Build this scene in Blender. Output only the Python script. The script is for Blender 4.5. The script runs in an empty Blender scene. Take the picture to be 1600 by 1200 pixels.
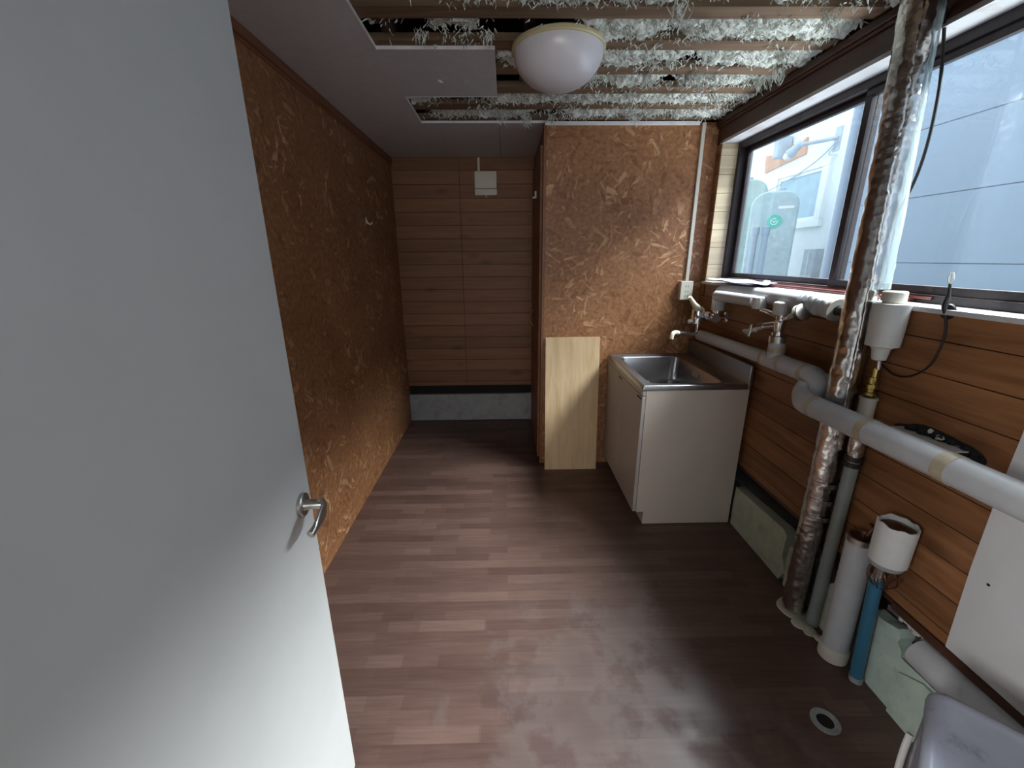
import bpy, bmesh, math, random
from mathutils import Vector, Matrix, noise
random.seed(7)
C = bpy.context.scene.collection
PI = math.pi
def rad(a): return math.radians(a)

# ---------------------------------------------------------------- camera
CAM_H = 1.4143
def cam_axes(p, y, r):
    p, y, r = rad(p), rad(y), rad(r)
    f = Vector((math.sin(y)*math.cos(p), math.cos(y)*math.cos(p), -math.sin(p)))
    ri = Vector((math.cos(y), -math.sin(y), 0)); up = ri.cross(f)
    return ri*math.cos(r)+up*math.sin(r), up*math.cos(r)-ri*math.sin(r), f
_ri, _up, _f = cam_axes(16.8504, .9089, -.3868)
cam = bpy.data.cameras.new('camera'); camo = bpy.data.objects.new('camera', cam); C.objects.link(camo)
cam.sensor_width = 36; cam.lens = 36*650.633/1600; cam.clip_start = .02; cam.clip_end = 200
camo.matrix_world = Matrix(((_ri.x, _up.x, -_f.x, 0), (_ri.y, _up.y, -_f.y, 0), (_ri.z, _up.z, -_f.z, CAM_H), (0, 0, 0, 1)))
bpy.context.scene.camera = camo

# ---------------------------------------------------------------- world, daylight, exposure
sc = bpy.context.scene
sc.view_settings.view_transform = 'Standard'; sc.view_settings.look = 'None'
sc.view_settings.gamma = 1; sc.view_settings.use_curve_mapping = False
sc.view_settings.exposure = 0.5
w = bpy.data.worlds.new('world'); sc.world = w; w.use_nodes = True
w.node_tree.nodes['Background'].inputs[0].default_value = (.78, .90, 1, 1)
w.node_tree.nodes['Background'].inputs[1].default_value = 1.75
sc.cycles.max_bounces = 8; sc.cycles.diffuse_bounces = 5; sc.cycles.transparent_max_bounces = 12
sc.cycles.caustics_reflective = False; sc.cycles.caustics_refractive = False
sc.cycles.use_denoising = True

def area(name, loc, target, sx, sy, power, col, spread=180):
    l = bpy.data.lights.new(name, 'AREA'); l.shape = 'RECTANGLE'; l.size = sx; l.size_y = sy
    l.energy = power; l.color = col; l.spread = rad(spread)
    o = bpy.data.objects.new(name, l); C.objects.link(o); o.location = loc
    o.rotation_euler = (Vector(target)-Vector(loc)).to_track_quat('-Z', 'Y').to_euler(); return o
# strip of open sky above the gap between the two houses
area('sky_gap_daylight', (2.45, 1.9, 3.15), (-.2, 1.35, .7), 3.2, .9, 215, (1, 1, .975), 100)
# added lamp brightening ceiling and door, standing in for bounce off the ground
area('ground_bounce_fill', (2.25, 1.7, .35), (.9, 1.7, 2.0), 2.8, .8, 44, (.98, .99, .97), 130)
# daylight from the window of the adjoining room behind the camera
area('adjoining_room_daylight', (-3.05, -1.7, 1.75), (1.0, 1.0, .7), .75, .9, 20, (1, .99, .96), 120)
# broad fill lamp added behind the camera to lift the room's shadows
area('adjoining_room_fill', (-.1, -3.1, 1.35), (-.1, 2.0, 1.25), 1.9, 1.5, 21, (1, .99, .97), 140)

# ---------------------------------------------------------------- materials
def nm(name):
    m = bpy.data.materials.new(name); m.use_nodes = True; nt = m.node_tree
    return m, nt, nt.nodes['Principled BSDF']
def N(nt, t, **k):
    n = nt.nodes.new(t)
    for a, b in k.items():
        if a in n.inputs: n.inputs[a].default_value = b
        else: setattr(n, a, b)
    return n
def L(nt, a, b): nt.links.new(a, b)
def c4(c): return (c[0], c[1], c[2], 1)
def pos(nt, scale=(1, 1, 1), rot=(0, 0, 0)):
    g = N(nt, 'ShaderNodeNewGeometry'); m = N(nt, 'ShaderNodeMapping')
    m.inputs['Scale'].default_value = scale; m.inputs['Rotation'].default_value = rot
    L(nt, g.outputs['Position'], m.inputs['Vector']); return m.outputs['Vector']
def noise_n(nt, vec, scale, detail=4, rough=.55):
    n = N(nt, 'ShaderNodeTexNoise'); n.inputs['Scale'].default_value = scale
    n.inputs['Detail'].default_value = detail; n.inputs['Roughness'].default_value = rough
    L(nt, vec, n.inputs['Vector']); return n
def ramp(nt, fac, stops):
    r = N(nt, 'ShaderNodeValToRGB'); e = r.color_ramp.elements
    while len(e) < len(stops): e.new(.5)
    for i, (p, c) in enumerate(stops): e[i].position = p; e[i].color = c4(c) if len(c) == 3 else c
    L(nt, fac, r.inputs[0]); return r.outputs[0]
def mix(nt, a, b, fac, mode='MIX'):
    m = N(nt, 'ShaderNodeMix'); m.data_type = 'RGBA'; m.blend_type = mode
    for s, v in ((m.inputs[6], a), (m.inputs[7], b), (m.inputs[0], fac)):
        if isinstance(v, (int, float)): s.default_value = v
        elif isinstance(v, tuple): s.default_value = c4(v)
        else: L(nt, v, s)
    return m.outputs[2]
def bump(nt, p, h, strength=.3, dist=.002):
    b = N(nt, 'ShaderNodeBump'); b.inputs['Strength'].default_value = strength; b.inputs['Distance'].default_value = dist
    L(nt, h, b.inputs['Height']); L(nt, b.outputs[0], p.inputs['Normal'])
def plain(name, col, rough=.5, metal=0, var=.12, scale=12, bmp=0, dirt_or_refl=None, dirt_refl_amt=.5, spec=.5):
    m, nt, p = nm(name); v = pos(nt)
    n = noise_n(nt, v, scale, 5, .6)
    lo = tuple(x*(1-var) for x in col); hi = tuple(min(1, x*(1+var)) for x in col)
    out = ramp(nt, n.outputs[0], [(.3, lo), (.7, hi)])
    if dirt_or_refl:
        d = noise_n(nt, v, scale*.6+3, 8, .7)
        f = ramp(nt, d.outputs[0], [(.52, (0, 0, 0)), (.72, (dirt_refl_amt,)*3)])
        out = mix(nt, out, dirt_or_refl, f)
    L(nt, out, p.inputs['Base Color'])
    p.inputs['Roughness'].default_value = rough; p.inputs['Metallic'].default_value = metal
    p.inputs['Specular IOR Level'].default_value = spec
    if bmp:
        b = noise_n(nt, v, scale*8, 6, .6); bump(nt, p, b.outputs[0], bmp, .004)
    return m
def flake_layer(nt, v, cell, scale, thr, seed):
    """randomly turned slivers: a voronoi cell picks the angle, a stretched noise makes the strand"""
    m0 = N(nt, 'ShaderNodeMapping'); m0.inputs['Location'].default_value = (seed, seed*1.7, seed*.3); L(nt, v, m0.inputs[0])
    wn = noise_n(nt, m0.outputs[0], 14, 2); add = N(nt, 'ShaderNodeVectorMath', operation='MULTIPLY_ADD')
    L(nt, wn.outputs['Color'], add.inputs[0]); add.inputs[1].default_value = (.03, .03, .03); L(nt, m0.outputs[0], add.inputs[2])
    vo = N(nt, 'ShaderNodeTexVoronoi'); vo.inputs['Scale'].default_value = cell; L(nt, add.outputs[0], vo.inputs['Vector'])
    sep = N(nt, 'ShaderNodeSeparateColor'); L(nt, vo.outputs['Color'], sep.inputs[0])
    ang = N(nt, 'ShaderNodeMath', operation='MULTIPLY'); ang.inputs[1].default_value = PI; L(nt, sep.outputs[0], ang.inputs[0])
    vr = N(nt, 'ShaderNodeVectorRotate'); vr.rotation_type = 'Z_AXIS'; L(nt, add.outputs[0], vr.inputs['Vector']); L(nt, ang.outputs[0], vr.inputs['Angle'])
    mp = N(nt, 'ShaderNodeMapping'); mp.inputs['Scale'].default_value = (1, .13, 1); L(nt, vr.outputs[0], mp.inputs[0])
    n = noise_n(nt, mp.outputs[0], scale, 2, .5)
    return ramp(nt, n.outputs[0], [(thr, (0, 0, 0)), (thr+.05, (1, 1, 1))]), n.outputs[0]
def osb(name, axis):
    m, nt, p = nm(name); g = N(nt, 'ShaderNodeNewGeometry'); s = N(nt, 'ShaderNodeSeparateXYZ'); L(nt, g.outputs['Position'], s.inputs[0])
    cb = N(nt, 'ShaderNodeCombineXYZ'); L(nt, s.outputs[1 if axis == 'x' else 0], cb.inputs[0]); L(nt, s.outputs[2], cb.inputs[1])
    v = cb.outputs[0]
    big = noise_n(nt, v, 2.2, 3); fine = noise_n(nt, v, 45, 4)
    base = ramp(nt, big.outputs[0], [(.3, (.30, .130, .052)), (.7, (.41, .190, .082))])
    base = mix(nt, base, ramp(nt, fine.outputs[0], [(.3, (.62, .58, .55)), (.7, (1.15, 1.15, 1.15))]), 1, 'MULTIPLY')
    l1, h1 = flake_layer(nt, v, 13, 30, .60, 0); l2, h2 = flake_layer(nt, v, 11, 26, .60, 3.3); l3, h3 = flake_layer(nt, v, 18, 38, .61, 8.1)
    msk = ramp(nt, noise_n(nt, v, 3.0, 3).outputs[0], [(.40, (.15,)*3), (.62, (1, 1, 1))])
    f1 = mix(nt, (0, 0, 0), l1, msk); f3 = mix(nt, (0, 0, 0), l3, msk)
    o = mix(nt, base, (.17, .06, .02), mix(nt, (0, 0, 0), l2, .6))
    o = mix(nt, o, (.66, .40, .21), mix(nt, (0, 0, 0), f1, .85))
    o = mix(nt, o, (.54, .28, .13), mix(nt, (0, 0, 0), f3, .85))
    L(nt, o, p.inputs['Base Color']); p.inputs['Roughness'].default_value = .55
    hs = N(nt, 'ShaderNodeMath', operation='ADD'); L(nt, h1, hs.inputs[0]); L(nt, h3, hs.inputs[1]); bump(nt, p, hs.outputs[0], .45, .006)
    return m
def wood(name, lo, hi, axis='y', rough=.5, knots=True, grain=1.0, pitch=None, z0=0, knot=(.08, .03, .015), spec=.4, kpos=.075):
    """grain runs along axis; pitch = plank height so every plank has its own tone"""
    m, nt, p = nm(name)
    sc_ = {'x': (1, 14, 14), 'y': (14, 1, 14), 'z': (14, 14, 1)}[axis]
    v = pos(nt, sc_)
    if pitch:
        g = N(nt, 'ShaderNodeNewGeometry'); s = N(nt, 'ShaderNodeSeparateXYZ'); L(nt, g.outputs['Position'], s.inputs[0])
        a = N(nt, 'ShaderNodeMath', operation='MULTIPLY_ADD'); L(nt, s.outputs[2], a.inputs[0]); a.inputs[1].default_value = 1/pitch; a.inputs[2].default_value = -z0/pitch
        fl = N(nt, 'ShaderNodeMath', operation='FLOOR'); L(nt, a.outputs[0], fl.inputs[0])
        wn = N(nt, 'ShaderNodeTexWhiteNoise'); wn.noise_dimensions = '1D'; L(nt, fl.outputs[0], wn.inputs['W'])
        va = N(nt, 'ShaderNodeVectorMath', operation='MULTIPLY_ADD'); L(nt, wn.outputs['Color'], va.inputs[0]); va.inputs[1].default_value = (5, 5, 5); L(nt, v, va.inputs[2])
        v = va.outputs[0]
    n = noise_n(nt, v, 2.2*grain, 8, .6); n.inputs['Distortion'].default_value = .6
    o = ramp(nt, n.outputs[0], [(.28, lo), (.72, hi)])
    if pitch:
        tone = ramp(nt, wn.outputs['Value'], [(0, (.82, .80, .78)), (1, (1.12, 1.12, 1.12))]); o = mix(nt, o, tone, 1, 'MULTIPLY')
    if knots:
        vk = pos(nt, {'x': (4, 9, 9), 'y': (9, 4, 9), 'z': (9, 9, 4)}[axis])
        vo = N(nt, 'ShaderNodeTexVoronoi'); vo.inputs['Scale'].default_value = .75; L(nt, vk, vo.inputs['Vector'])
        k = ramp(nt, vo.outputs['Distance'], [(kpos*.3, (.75, .75, .75)), (kpos*3, (0, 0, 0))]); o = mix(nt, o, knot, k)
    L(nt, o, p.inputs['Base Color']); p.inputs['Roughness'].default_value = rough; p.inputs['Specular IOR Level'].default_value = spec
    bump(nt, p, n.outputs[0], .15, .002)
    return m

M = {}
M['osb_x'] = osb('osb_left', 'x'); M['osb_y'] = osb('osb_front', 'y')
M['plank_r'] = wood('brown_stained_planks', (.17, .070, .028), (.37, .170, .072), 'y', .5, pitch=.0995, z0=.283)
M['plank_b'] = wood('brown_stained_planks_far', (.20, .092, .044), (.29, .138, .066), 'x', .55, pitch=.1, z0=.265, knots=True)
M['dark_wood'] = wood('dark_stained_wood', (.045, .018, .011), (.10, .042, .026), 'y', .45, knots=False)
M['mould'] = wood('brown_moulding', (.16, .062, .028), (.27, .11, .05), 'y', .45, knots=False)
M['pale_plank'] = wood('pale_siding_planks', (.50, .40, .27), (.66, .55, .38), 'x', .5, knots=False, pitch=.1)
M['ply'] = wood('pale_plywood', (.53, .36, .19), (.72, .54, .33), 'z', .5, knots=False, grain=.8)
M['batten'] = wood('batten_wood', (.11, .068, .040), (.22, .145, .088), 'x', .75, knots=True, knot=(.05, .03, .02))
M['old_wood'] = wood('old_roof_wood', (.03, .02, .014), (.07, .045, .03), 'y', .8, knots=False)
M['gyp'] = plain('grey_painted_plasterboard', (.55, .55, .56), .8, var=.05, scale=30, bmp=.03)
M['gyp_edge'] = plain('white_paper_edge', (.85, .86, .85), .8)
M['white_panel'] = plain('white_wall_panel', (.66, .66, .67), .7, var=.06, scale=5, bmp=.04)
M['door'] = plain('white_door_paint', (.78, .79, .765), .42, var=.035, scale=4, bmp=.015)
M['concrete'] = plain('grey_concrete', (.24, .25, .25), .9, var=.25, scale=9, bmp=.5)
M['concrete_pale'] = plain('pale_grey_concrete', (.36, .38, .39), .9, var=.12, scale=14, bmp=.2, dirt_or_refl=(.18, .18, .17), dirt_refl_amt=.6)
M['black'] = plain('black_void', (.012, .012, .012), .9)
M['foam'] = plain('pale_green_foam', (.56, .68, .60), .85, var=.08, scale=16, bmp=.25, dirt_or_refl=(.22, .22, .17), dirt_refl_amt=.45)
M['foam_y'] = plain('yellowed_foam', (.52, .56, .44), .85, var=.1, scale=16, bmp=.3, dirt_or_refl=(.2, .18, .12), dirt_refl_amt=.45)
M['wool'] = plain('pale_insulation_wool', (.66, .69, .64), .95, var=.16, scale=40, bmp=.5)
M['wool_old'] = plain('matted_old_insulation', (.50, .51, .46), .95, var=.4, scale=26, bmp=.9)
M['vinyl'] = plain('white_pipe_lagging', (.56, .575, .60), .5, var=.05, scale=22, bmp=.12)
M['tape'] = plain('yellowed_tape', (.50, .43, .32), .5, var=.15, scale=40)
M['white_pl'] = plain('white_plastic', (.72, .72, .70), .35, var=.05)
M['ivory'] = plain('ivory_plastic', (.66, .63, .54), .35, var=.05)
M['cream'] = plain('cream_plastic', (.74, .70, .55), .35, var=.05)
M['grey_pl'] = plain('grey_plastic', (.33, .34, .35), .45, var=.06)
M['grey_pvc'] = plain('grey_green_pvc', (.30, .34, .32), .4, var=.1)
M['blue'] = plain('blue_pipe', (.045, .175, .29), .4, var=.1)
M['chrome'] = plain('chrome', (.84, .85, .87), .24, 1, var=.06, scale=30)
M['brass'] = plain('brass', (.62, .47, .16), .25, 1, var=.15, scale=60)
M['bronze'] = plain('dark_bronze_aluminium', (.030, .022, .024), .38, .4, var=.2, dirt_or_refl=(.12, .11, .11), dirt_refl_amt=.3)
M['rail'] = plain('reddish_sash_rail', (.24, .095, .085), .35, .5, var=.2)
M['satin'] = plain('satin_nickel', (.52, .50, .46), .33, 1, var=.06)
M['rubber'] = plain('black_rubber', (.015, .014, .014), .5)
M['paint'] = plain('white_peeling_paint', (.50, .51, .53), .6, var=.06, scale=8, dirt_or_refl=(.30, .22, .16), dirt_refl_amt=.7)
M['sill'] = plain('white_sill_paint', (.55, .56, .58), .5, var=.08, scale=9, dirt_or_refl=(.42, .28, .22), dirt_refl_amt=.5)
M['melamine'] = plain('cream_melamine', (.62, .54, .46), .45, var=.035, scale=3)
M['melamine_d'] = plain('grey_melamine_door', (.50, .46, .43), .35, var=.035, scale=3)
M['bin'] = plain('translucent_grey_plastic', (.42, .44, .53), .22, var=.08, scale=9, dirt_or_refl=(.10, .11, .14), dirt_refl_amt=.9)  # dark blotches paint in the mottled reflections on the lid
M['paper'] = plain('lavender_paper', (.52, .54, .74), .8, var=.08, scale=30)
M['copper'] = plain('old_copper', (.14, .075, .055), .4, .8, var=.3, scale=30)
M['fibre'] = plain('white_fibre_fluff', (.6, .6, .57), .95, var=.2, scale=60)
M['soot'] = plain('black_fibre_fluff', (.02, .02, .02), .98, var=.2, scale=60)
M['lamp_rim'] = plain('yellowed_lamp_rim', (.56, .50, .30), .4, var=.06)
def mat_opal():
    m, nt, p = nm('opal_lamp_glass'); p.inputs['Base Color'].default_value = (.74, .72, .76, 1)
    p.inputs['Roughness'].default_value = .28; p.inputs['Subsurface Weight'].default_value = .25
    p.inputs['Subsurface Radius'].default_value = (.02, .02, .02); return m
M['opal'] = mat_opal()
def mat_steel():
    m, nt, p = nm('stainless_steel'); v = pos(nt, (4, 40, 4)); n = noise_n(nt, v, 6, 6)
    L(nt, ramp(nt, n.outputs[0], [(.3, (.36, .36, .37)), (.7, (.375, .375, .385))]), p.inputs['Base Color'])
    L(nt, ramp(nt, n.outputs[0], [(.3, (.29,)*3), (.7, (.31,)*3)]), p.inputs['Roughness'])
    p.inputs['Metallic'].default_value = 1; return m
M['steel'] = mat_steel()
def mat_foil():
    m, nt, p = nm('crinkled_foil'); v = pos(nt)
    a = noise_n(nt, v, 18, 5, .6); vo = N(nt, 'ShaderNodeTexVoronoi'); vo.inputs['Scale'].default_value = 42; L(nt, v, vo.inputs['Vector'])
    L(nt, ramp(nt, a.outputs[0], [(.3, (.48, .45, .42)), (.7, (.80, .78, .75))]), p.inputs['Base Color'])
    p.inputs['Metallic'].default_value = 1; p.inputs['Roughness'].default_value = .24
    s = N(nt, 'ShaderNodeMath', operation='ADD'); L(nt, a.outputs[0], s.inputs[0]); L(nt, vo.outputs['Distance'], s.inputs[1])
    bump(nt, p, s.outputs[0], .35, .006); return m
M['foil'] = mat_foil()
def mat_floor():
    m, nt, p = nm('worn_parquet_sheet')
    def brick(bw, rh, off, sq):
        g = N(nt, 'ShaderNodeNewGeometry'); b = N(nt, 'ShaderNodeTexBrick'); L(nt, g.outputs['Position'], b.inputs['Vector'])
        b.offset = off; b.inputs['Scale'].default_value = 1; b.inputs['Mortar Size'].default_value = 0; b.inputs['Brick Width'].default_value = bw
        b.inputs['Row Height'].default_value = rh; b.inputs['Bias'].default_value = 0
        b.inputs['Color1'].default_value = (0, 0, 0, 1); b.inputs['Color2'].default_value = (1, 1, 1, 1); return b.outputs['Color']
    b1 = brick(.26, .05, .37, 1); b2 = brick(.39, .05, .23, 1)
    tone = mix(nt, b1, b2, .5)
    base = ramp(nt, tone, [(0, (.096, .053, .042)), (.5, (.124, .071, .056)), (1, (.168, .101, .080))])
    v = pos(nt, (2, 30, 1)); gr = noise_n(nt, v, 3, 8, .6)
    base = mix(nt, base, ramp(nt, gr.outputs[0], [(.3, (.80, .80, .80)), (.7, (1.15, 1.15, 1.15))]), 1, 'MULTIPLY')
    vp = pos(nt); st = noise_n(nt, vp, 3.1, 6, .6); st.inputs['Distortion'].default_value = .7
    # worn and scuffed area in front of the camera, with its own ragged outline
    g = N(nt, 'ShaderNodeNewGeometry'); d = N(nt, 'ShaderNodeVectorMath', operation='DISTANCE'); d.inputs[1].default_value = (.42, .95, 0); L(nt, g.outputs['Position'], d.inputs[0])
    a = N(nt, 'ShaderNodeMath', operation='MULTIPLY_ADD'); L(nt, d.outputs['Value'], a.inputs[0]); a.inputs[1].default_value = -.75; L(nt, st.outputs[0], a.inputs[2])
    patch = ramp(nt, a.outputs[0], [(.10, (0, 0, 0)), (.22, (1, 1, 1))])
    dark = noise_n(nt, vp, 6.5, 6, .55); dk = ramp(nt, dark.outputs[0], [(.50, (0, 0, 0)), (.60, (1, 1, 1))])
    scuff = mix(nt, (.17, .13, .12), (.085, .045, .042), dk)
    col = mix(nt, base, scuff, mix(nt, (0, 0, 0), patch, .5))
    L(nt, col, p.inputs['Base Color'])
    rg = ramp(nt, st.outputs[0], [(.3, (.36,)*3), (.7, (.52,)*3)])
    rg2 = mix(nt, rg, ramp(nt, dark.outputs[0], [(.4, (.30,)*3), (.6, (.50,)*3)]), patch)
    L(nt, rg2, p.inputs['Roughness']); p.inputs['Specular IOR Level'].default_value = .5
    bump(nt, p, gr.outputs[0], .06, .002); return m
M['floor'] = mat_floor()
def glass(name, tint, refl, haze=None, amt=0, rough=0, hnoise=False):
    m, nt, p = nm(name); nt.nodes.remove(p); out = nt.nodes['Material Output']
    t = N(nt, 'ShaderNodeBsdfTransparent'); t.inputs[0].default_value = c4(tint)
    gl = N(nt, 'ShaderNodeBsdfGlossy'); gl.inputs['Roughness'].default_value = rough+.02
    fr = N(nt, 'ShaderNodeFresnel'); fr.inputs[0].default_value = 1.45
    mu = N(nt, 'ShaderNodeMath', operation='MULTIPLY'); L(nt, fr.outputs[0], mu.inputs[0]); mu.inputs[1].default_value = refl
    mx = N(nt, 'ShaderNodeMixShader'); L(nt, mu.outputs[0], mx.inputs[0]); L(nt, t.outputs[0], mx.inputs[1]); L(nt, gl.outputs[0], mx.inputs[2])
    res = mx
    if haze:
        d = N(nt, 'ShaderNodeBsdfTranslucent'); d.inputs[0].default_value = c4(haze)
        m2 = N(nt, 'ShaderNodeMixShader'); m2.inputs[0].default_value = amt
        if hnoise:
            n = noise_n(nt, pos(nt), 22, 7, .6); L(nt, ramp(nt, n.outputs[0], [(.3, (amt*.5,)*3), (.7, (amt*1.3,)*3)]), m2.inputs[0])
        L(nt, mx.outputs[0], m2.inputs[1]); L(nt, d.outputs[0], m2.inputs[2]); res = m2
    L(nt, res.outputs[0], out.inputs[0]); return m
M['glass'] = glass('dusty_window_glass', (.93, .97, 1), .22, (.8, .9, 1), .006)
M['lit_side'] = glass('lit_side_film', (.80, .86, .87), 1.0, (.75, .82, .84), .22, .15)  # pale see-through colour standing in for window light on the foil
# outdoors
M['siding'] = plain('blue_grey_siding', (.29, .375, .47), .75, var=.03, scale=2, bmp=.05, dirt_or_refl=(.24, .31, .39), dirt_refl_amt=.25)
M['stucco'] = plain('white_stucco', (.84, .87, .88), .85, var=.04, scale=14, bmp=.25, dirt_or_refl=(.62, .70, .74), dirt_refl_amt=.4)
M['out_white'] = plain('white_window_trim', (.90, .91, .90), .5, var=.03)
M['tank'] = plain('weathered_grey_tank', (.42, .55, .56), .5, var=.12, scale=10, dirt_or_refl=(.62, .72, .72), dirt_refl_amt=.7)
M['tank_g'] = plain('greenish_grey_tank', (.40, .52, .48), .5, var=.12, scale=10, dirt_or_refl=(.30, .40, .33), dirt_refl_amt=.6)
M['sticker'] = plain('green_sticker', (.03, .56, .42), .4, var=.05)
M['fascia'] = plain('orange_brown_board', (.62, .33, .20), .6, var=.1)
M['out_glass'] = plain('frosted_blue_pane', (.36, .52, .60), .25, var=.1, scale=8)
M['out_grey'] = plain('grey_pipe_outdoors', (.45, .52, .58), .5)
M['cladding'] = plain('dark_outer_cladding', (.10, .10, .10), .8)
M['ground'] = plain('grey_gravel', (.24, .25, .25), .95, var=.3, scale=20, bmp=.5)

# ---------------------------------------------------------------- mesh helpers
WL = {}
def wl(o): return WL.get(o.name, Vector((0, 0, 0))) if o else Vector((0, 0, 0))
def obj(name, bm, mats, parent=None, origin=None, smooth=30, bevel=0, seg=2, subdiv=0):
    """link a bmesh given in world coordinates as one object; origin = where its own origin sits"""
    og = Vector(origin) if origin is not None else wl(parent)
    bm.transform(Matrix.Translation(-og))
    bmesh.ops.recalc_face_normals(bm, faces=bm.faces)
    me = bpy.data.meshes.new(name); bm.to_mesh(me); bm.free()
    for k in (mats if isinstance(mats, (list, tuple)) else [mats]): me.materials.append(M[k])
    if smooth:
        me.polygons.foreach_set('use_smooth', [True]*len(me.polygons)); me.set_sharp_from_angle(angle=rad(smooth))
    o = bpy.data.objects.new(name, me); C.objects.link(o)
    o.location = og - wl(parent); WL[o.name] = og
    if parent: o.parent = parent
    if bevel:
        b = o.modifiers.new('bevel', 'BEVEL'); b.width = bevel; b.segments = seg; b.limit_method = 'ANGLE'; b.angle_limit = rad(40); b.harden_normals = False
    if subdiv:
        s = o.modifiers.new('sub', 'SUBSURF'); s.levels = s.render_levels = subdiv
    return o
def thing(name, label, cat, loc, group=None):
    o = bpy.data.objects.new(name, None); C.objects.link(o); o.location = loc; o.empty_display_size = .05
    WL[o.name] = Vector(loc); o['label'] = label; o['category'] = cat
    if group: o['group'] = group
    return o
def tag(o, label, cat, group=None, kind=None):
    o['label'] = label; o['category'] = cat
    if group: o['group'] = group
    if kind: o['kind'] = kind
    return o
def struct(o, label=None):
    o['kind'] = 'structure'
    if label: o['label'] = label
    return o
def B(): return bmesh.new()
def box(bm, x0, x1, y0, y1, z0, z1, mi=0, rot=None):
    vs = [bm.verts.new((x, y, z)) for x in (x0, x1) for y in (y0, y1) for z in (z0, z1)]
    if rot is not None:
        for v in vs: v.co = rot @ v.co
    for f in ((0, 1, 3, 2), (4, 6, 7, 5), (0, 4, 5, 1), (2, 3, 7, 6), (0, 2, 6, 4), (1, 5, 7, 3)):
        bm.faces.new([vs[i] for i in f]).material_index = mi
    return vs
def tube(bm, pts, r, seg=16, caps=True, mi=0, jit=0):
    """swept tube through points; r a number or one radius per point"""
    pts = [Vector(p) for p in pts]; n = len(pts); rs = r if isinstance(r, (list, tuple)) else [r]*n
    tang = []
    for i in range(n):
        a = pts[max(i-1, 0)]; b = pts[min(i+1, n-1)]; t = (b-a)
        if t.length < 1e-9: t = tang[-1] if tang else Vector((0, 0, 1))
        tang.append(t.normalized())
    up = Vector((0, 0, 1)) if abs(tang[0].z) < .9 else Vector((0, 1, 0))
    u = tang[0].cross(up).normalized(); rings = []
    for i in range(n):
        t = tang[i]; u = (u - t*u.dot(t))
        if u.length < 1e-6: u = t.orthogonal()
        u.normalize(); w_ = t.cross(u)
        ring = []
        for k in range(seg):
            a = 2*PI*k/seg; d = u*math.cos(a)+w_*math.sin(a); rr = rs[i]
            if jit: rr += jit*(noise.noise(pts[i]*35+d*2.2)+.6*noise.noise(pts[i]*80+d*5))
            ring.append(bm.verts.new(pts[i]+d*rr))
        rings.append(ring)
    for a, b in zip(rings, rings[1:]):
        for k in range(seg):
            f = bm.faces.new((a[k], a[(k+1) % seg], b[(k+1) % seg], b[k])); f.material_index = mi
    if caps:
        bm.faces.new(rings[0]).material_index = mi; bm.faces.new(rings[-1]).material_index = mi
def ring_tube(bm, a, b, r0, r1, seg=32, mi=0):
    """hollow sleeve from a to b"""
    a, b = Vector(a), Vector(b); t = (b-a).normalized(); u = t.orthogonal().normalized(); w_ = t.cross(u); R = []
    for p, r in ((a, r0), (a, r1), (b, r1), (b, r0)):
        R.append([bm.verts.new(p+(u*math.cos(2*PI*k/seg)+w_*math.sin(2*PI*k/seg))*r) for k in range(seg)])
    for i in range(4):
        p, q = R[i], R[(i+1) % 4]
        for k in range(seg): bm.faces.new((p[k], p[(k+1) % seg], q[(k+1) % seg], q[k])).material_index = mi
def lathe(bm, c, axis, prof, seg=32, mi=0, closed=False):
    """prof = [(distance along axis, radius)]"""
    c = Vector(c); t = Vector(axis).normalized(); u = t.orthogonal().normalized(); w_ = t.cross(u); R = []
    for d, r in prof:
        if r < 1e-6: R.append([bm.verts.new(c+t*d)])
        else: R.append([bm.verts.new(c+t*d+(u*math.cos(2*PI*k/seg)+w_*math.sin(2*PI*k/seg))*r) for k in range(seg)])
    pairs = list(zip(R, R[1:]))
    for p, q in pairs:
        for k in range(seg):
            k2 = (k+1) % seg
            if len(p) == 1 and len(q) == 1: continue
            if len(p) == 1: f = bm.faces.new((p[0], q[k2], q[k]))
            elif len(q) == 1: f = bm.faces.new((p[k], p[k2], q[0]))
            else: f = bm.faces.new((p[k], p[k2], q[k2], q[k]))
            f.material_index = mi
    if closed:
        for r in (R[0], R[-1]):
            if len(r) > 1: bm.faces.new(r).material_index = mi
def prism(bm, pts, axis, a, b, mi=0):
    """polygon in the two other axes extruded along axis from a to b"""
    def mk(p, d): return {'x': (d, p[0], p[1]), 'y': (p[0], d, p[1]), 'z': (p[0], p[1], d)}[axis]
    A = [bm.verts.new(mk(p, a)) for p in pts]; Bv = [bm.verts.new(mk(p, b)) for p in pts]; n = len(pts)
    bm.faces.new(A).material_index = mi; bm.faces.new(Bv).material_index = mi
    for i in range(n): bm.faces.new((A[i], A[(i+1) % n], Bv[(i+1) % n], Bv[i])).material_index = mi
def arc(c, r, a0, a1, n, plane='yz', x=0):
    out = []
    for i in range(n+1):
        a = rad(a0+(a1-a0)*i/n); p, q = c[0]+r*math.cos(a), c[1]+r*math.sin(a)
        out.append({'yz': (x, p, q), 'xz': (p, x, q), 'xy': (p, q, x)}[plane])
    return out
def smooth_path(pts, n=8):
    pts = [Vector(p) for p in pts]; out = []
    P = [pts[0]*2-pts[1]]+pts+[pts[-1]*2-pts[-2]]
    for i in range(1, len(P)-2):
        for k in range(n):
            t = k/n; a, b, c, d = P[i-1:i+3]
            out.append(.5*((2*b)+(-a+c)*t+(2*a-5*b+4*c-d)*t*t+(-a+3*b-3*c+d)*t**3))
    out.append(pts[-1]); return out
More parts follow.
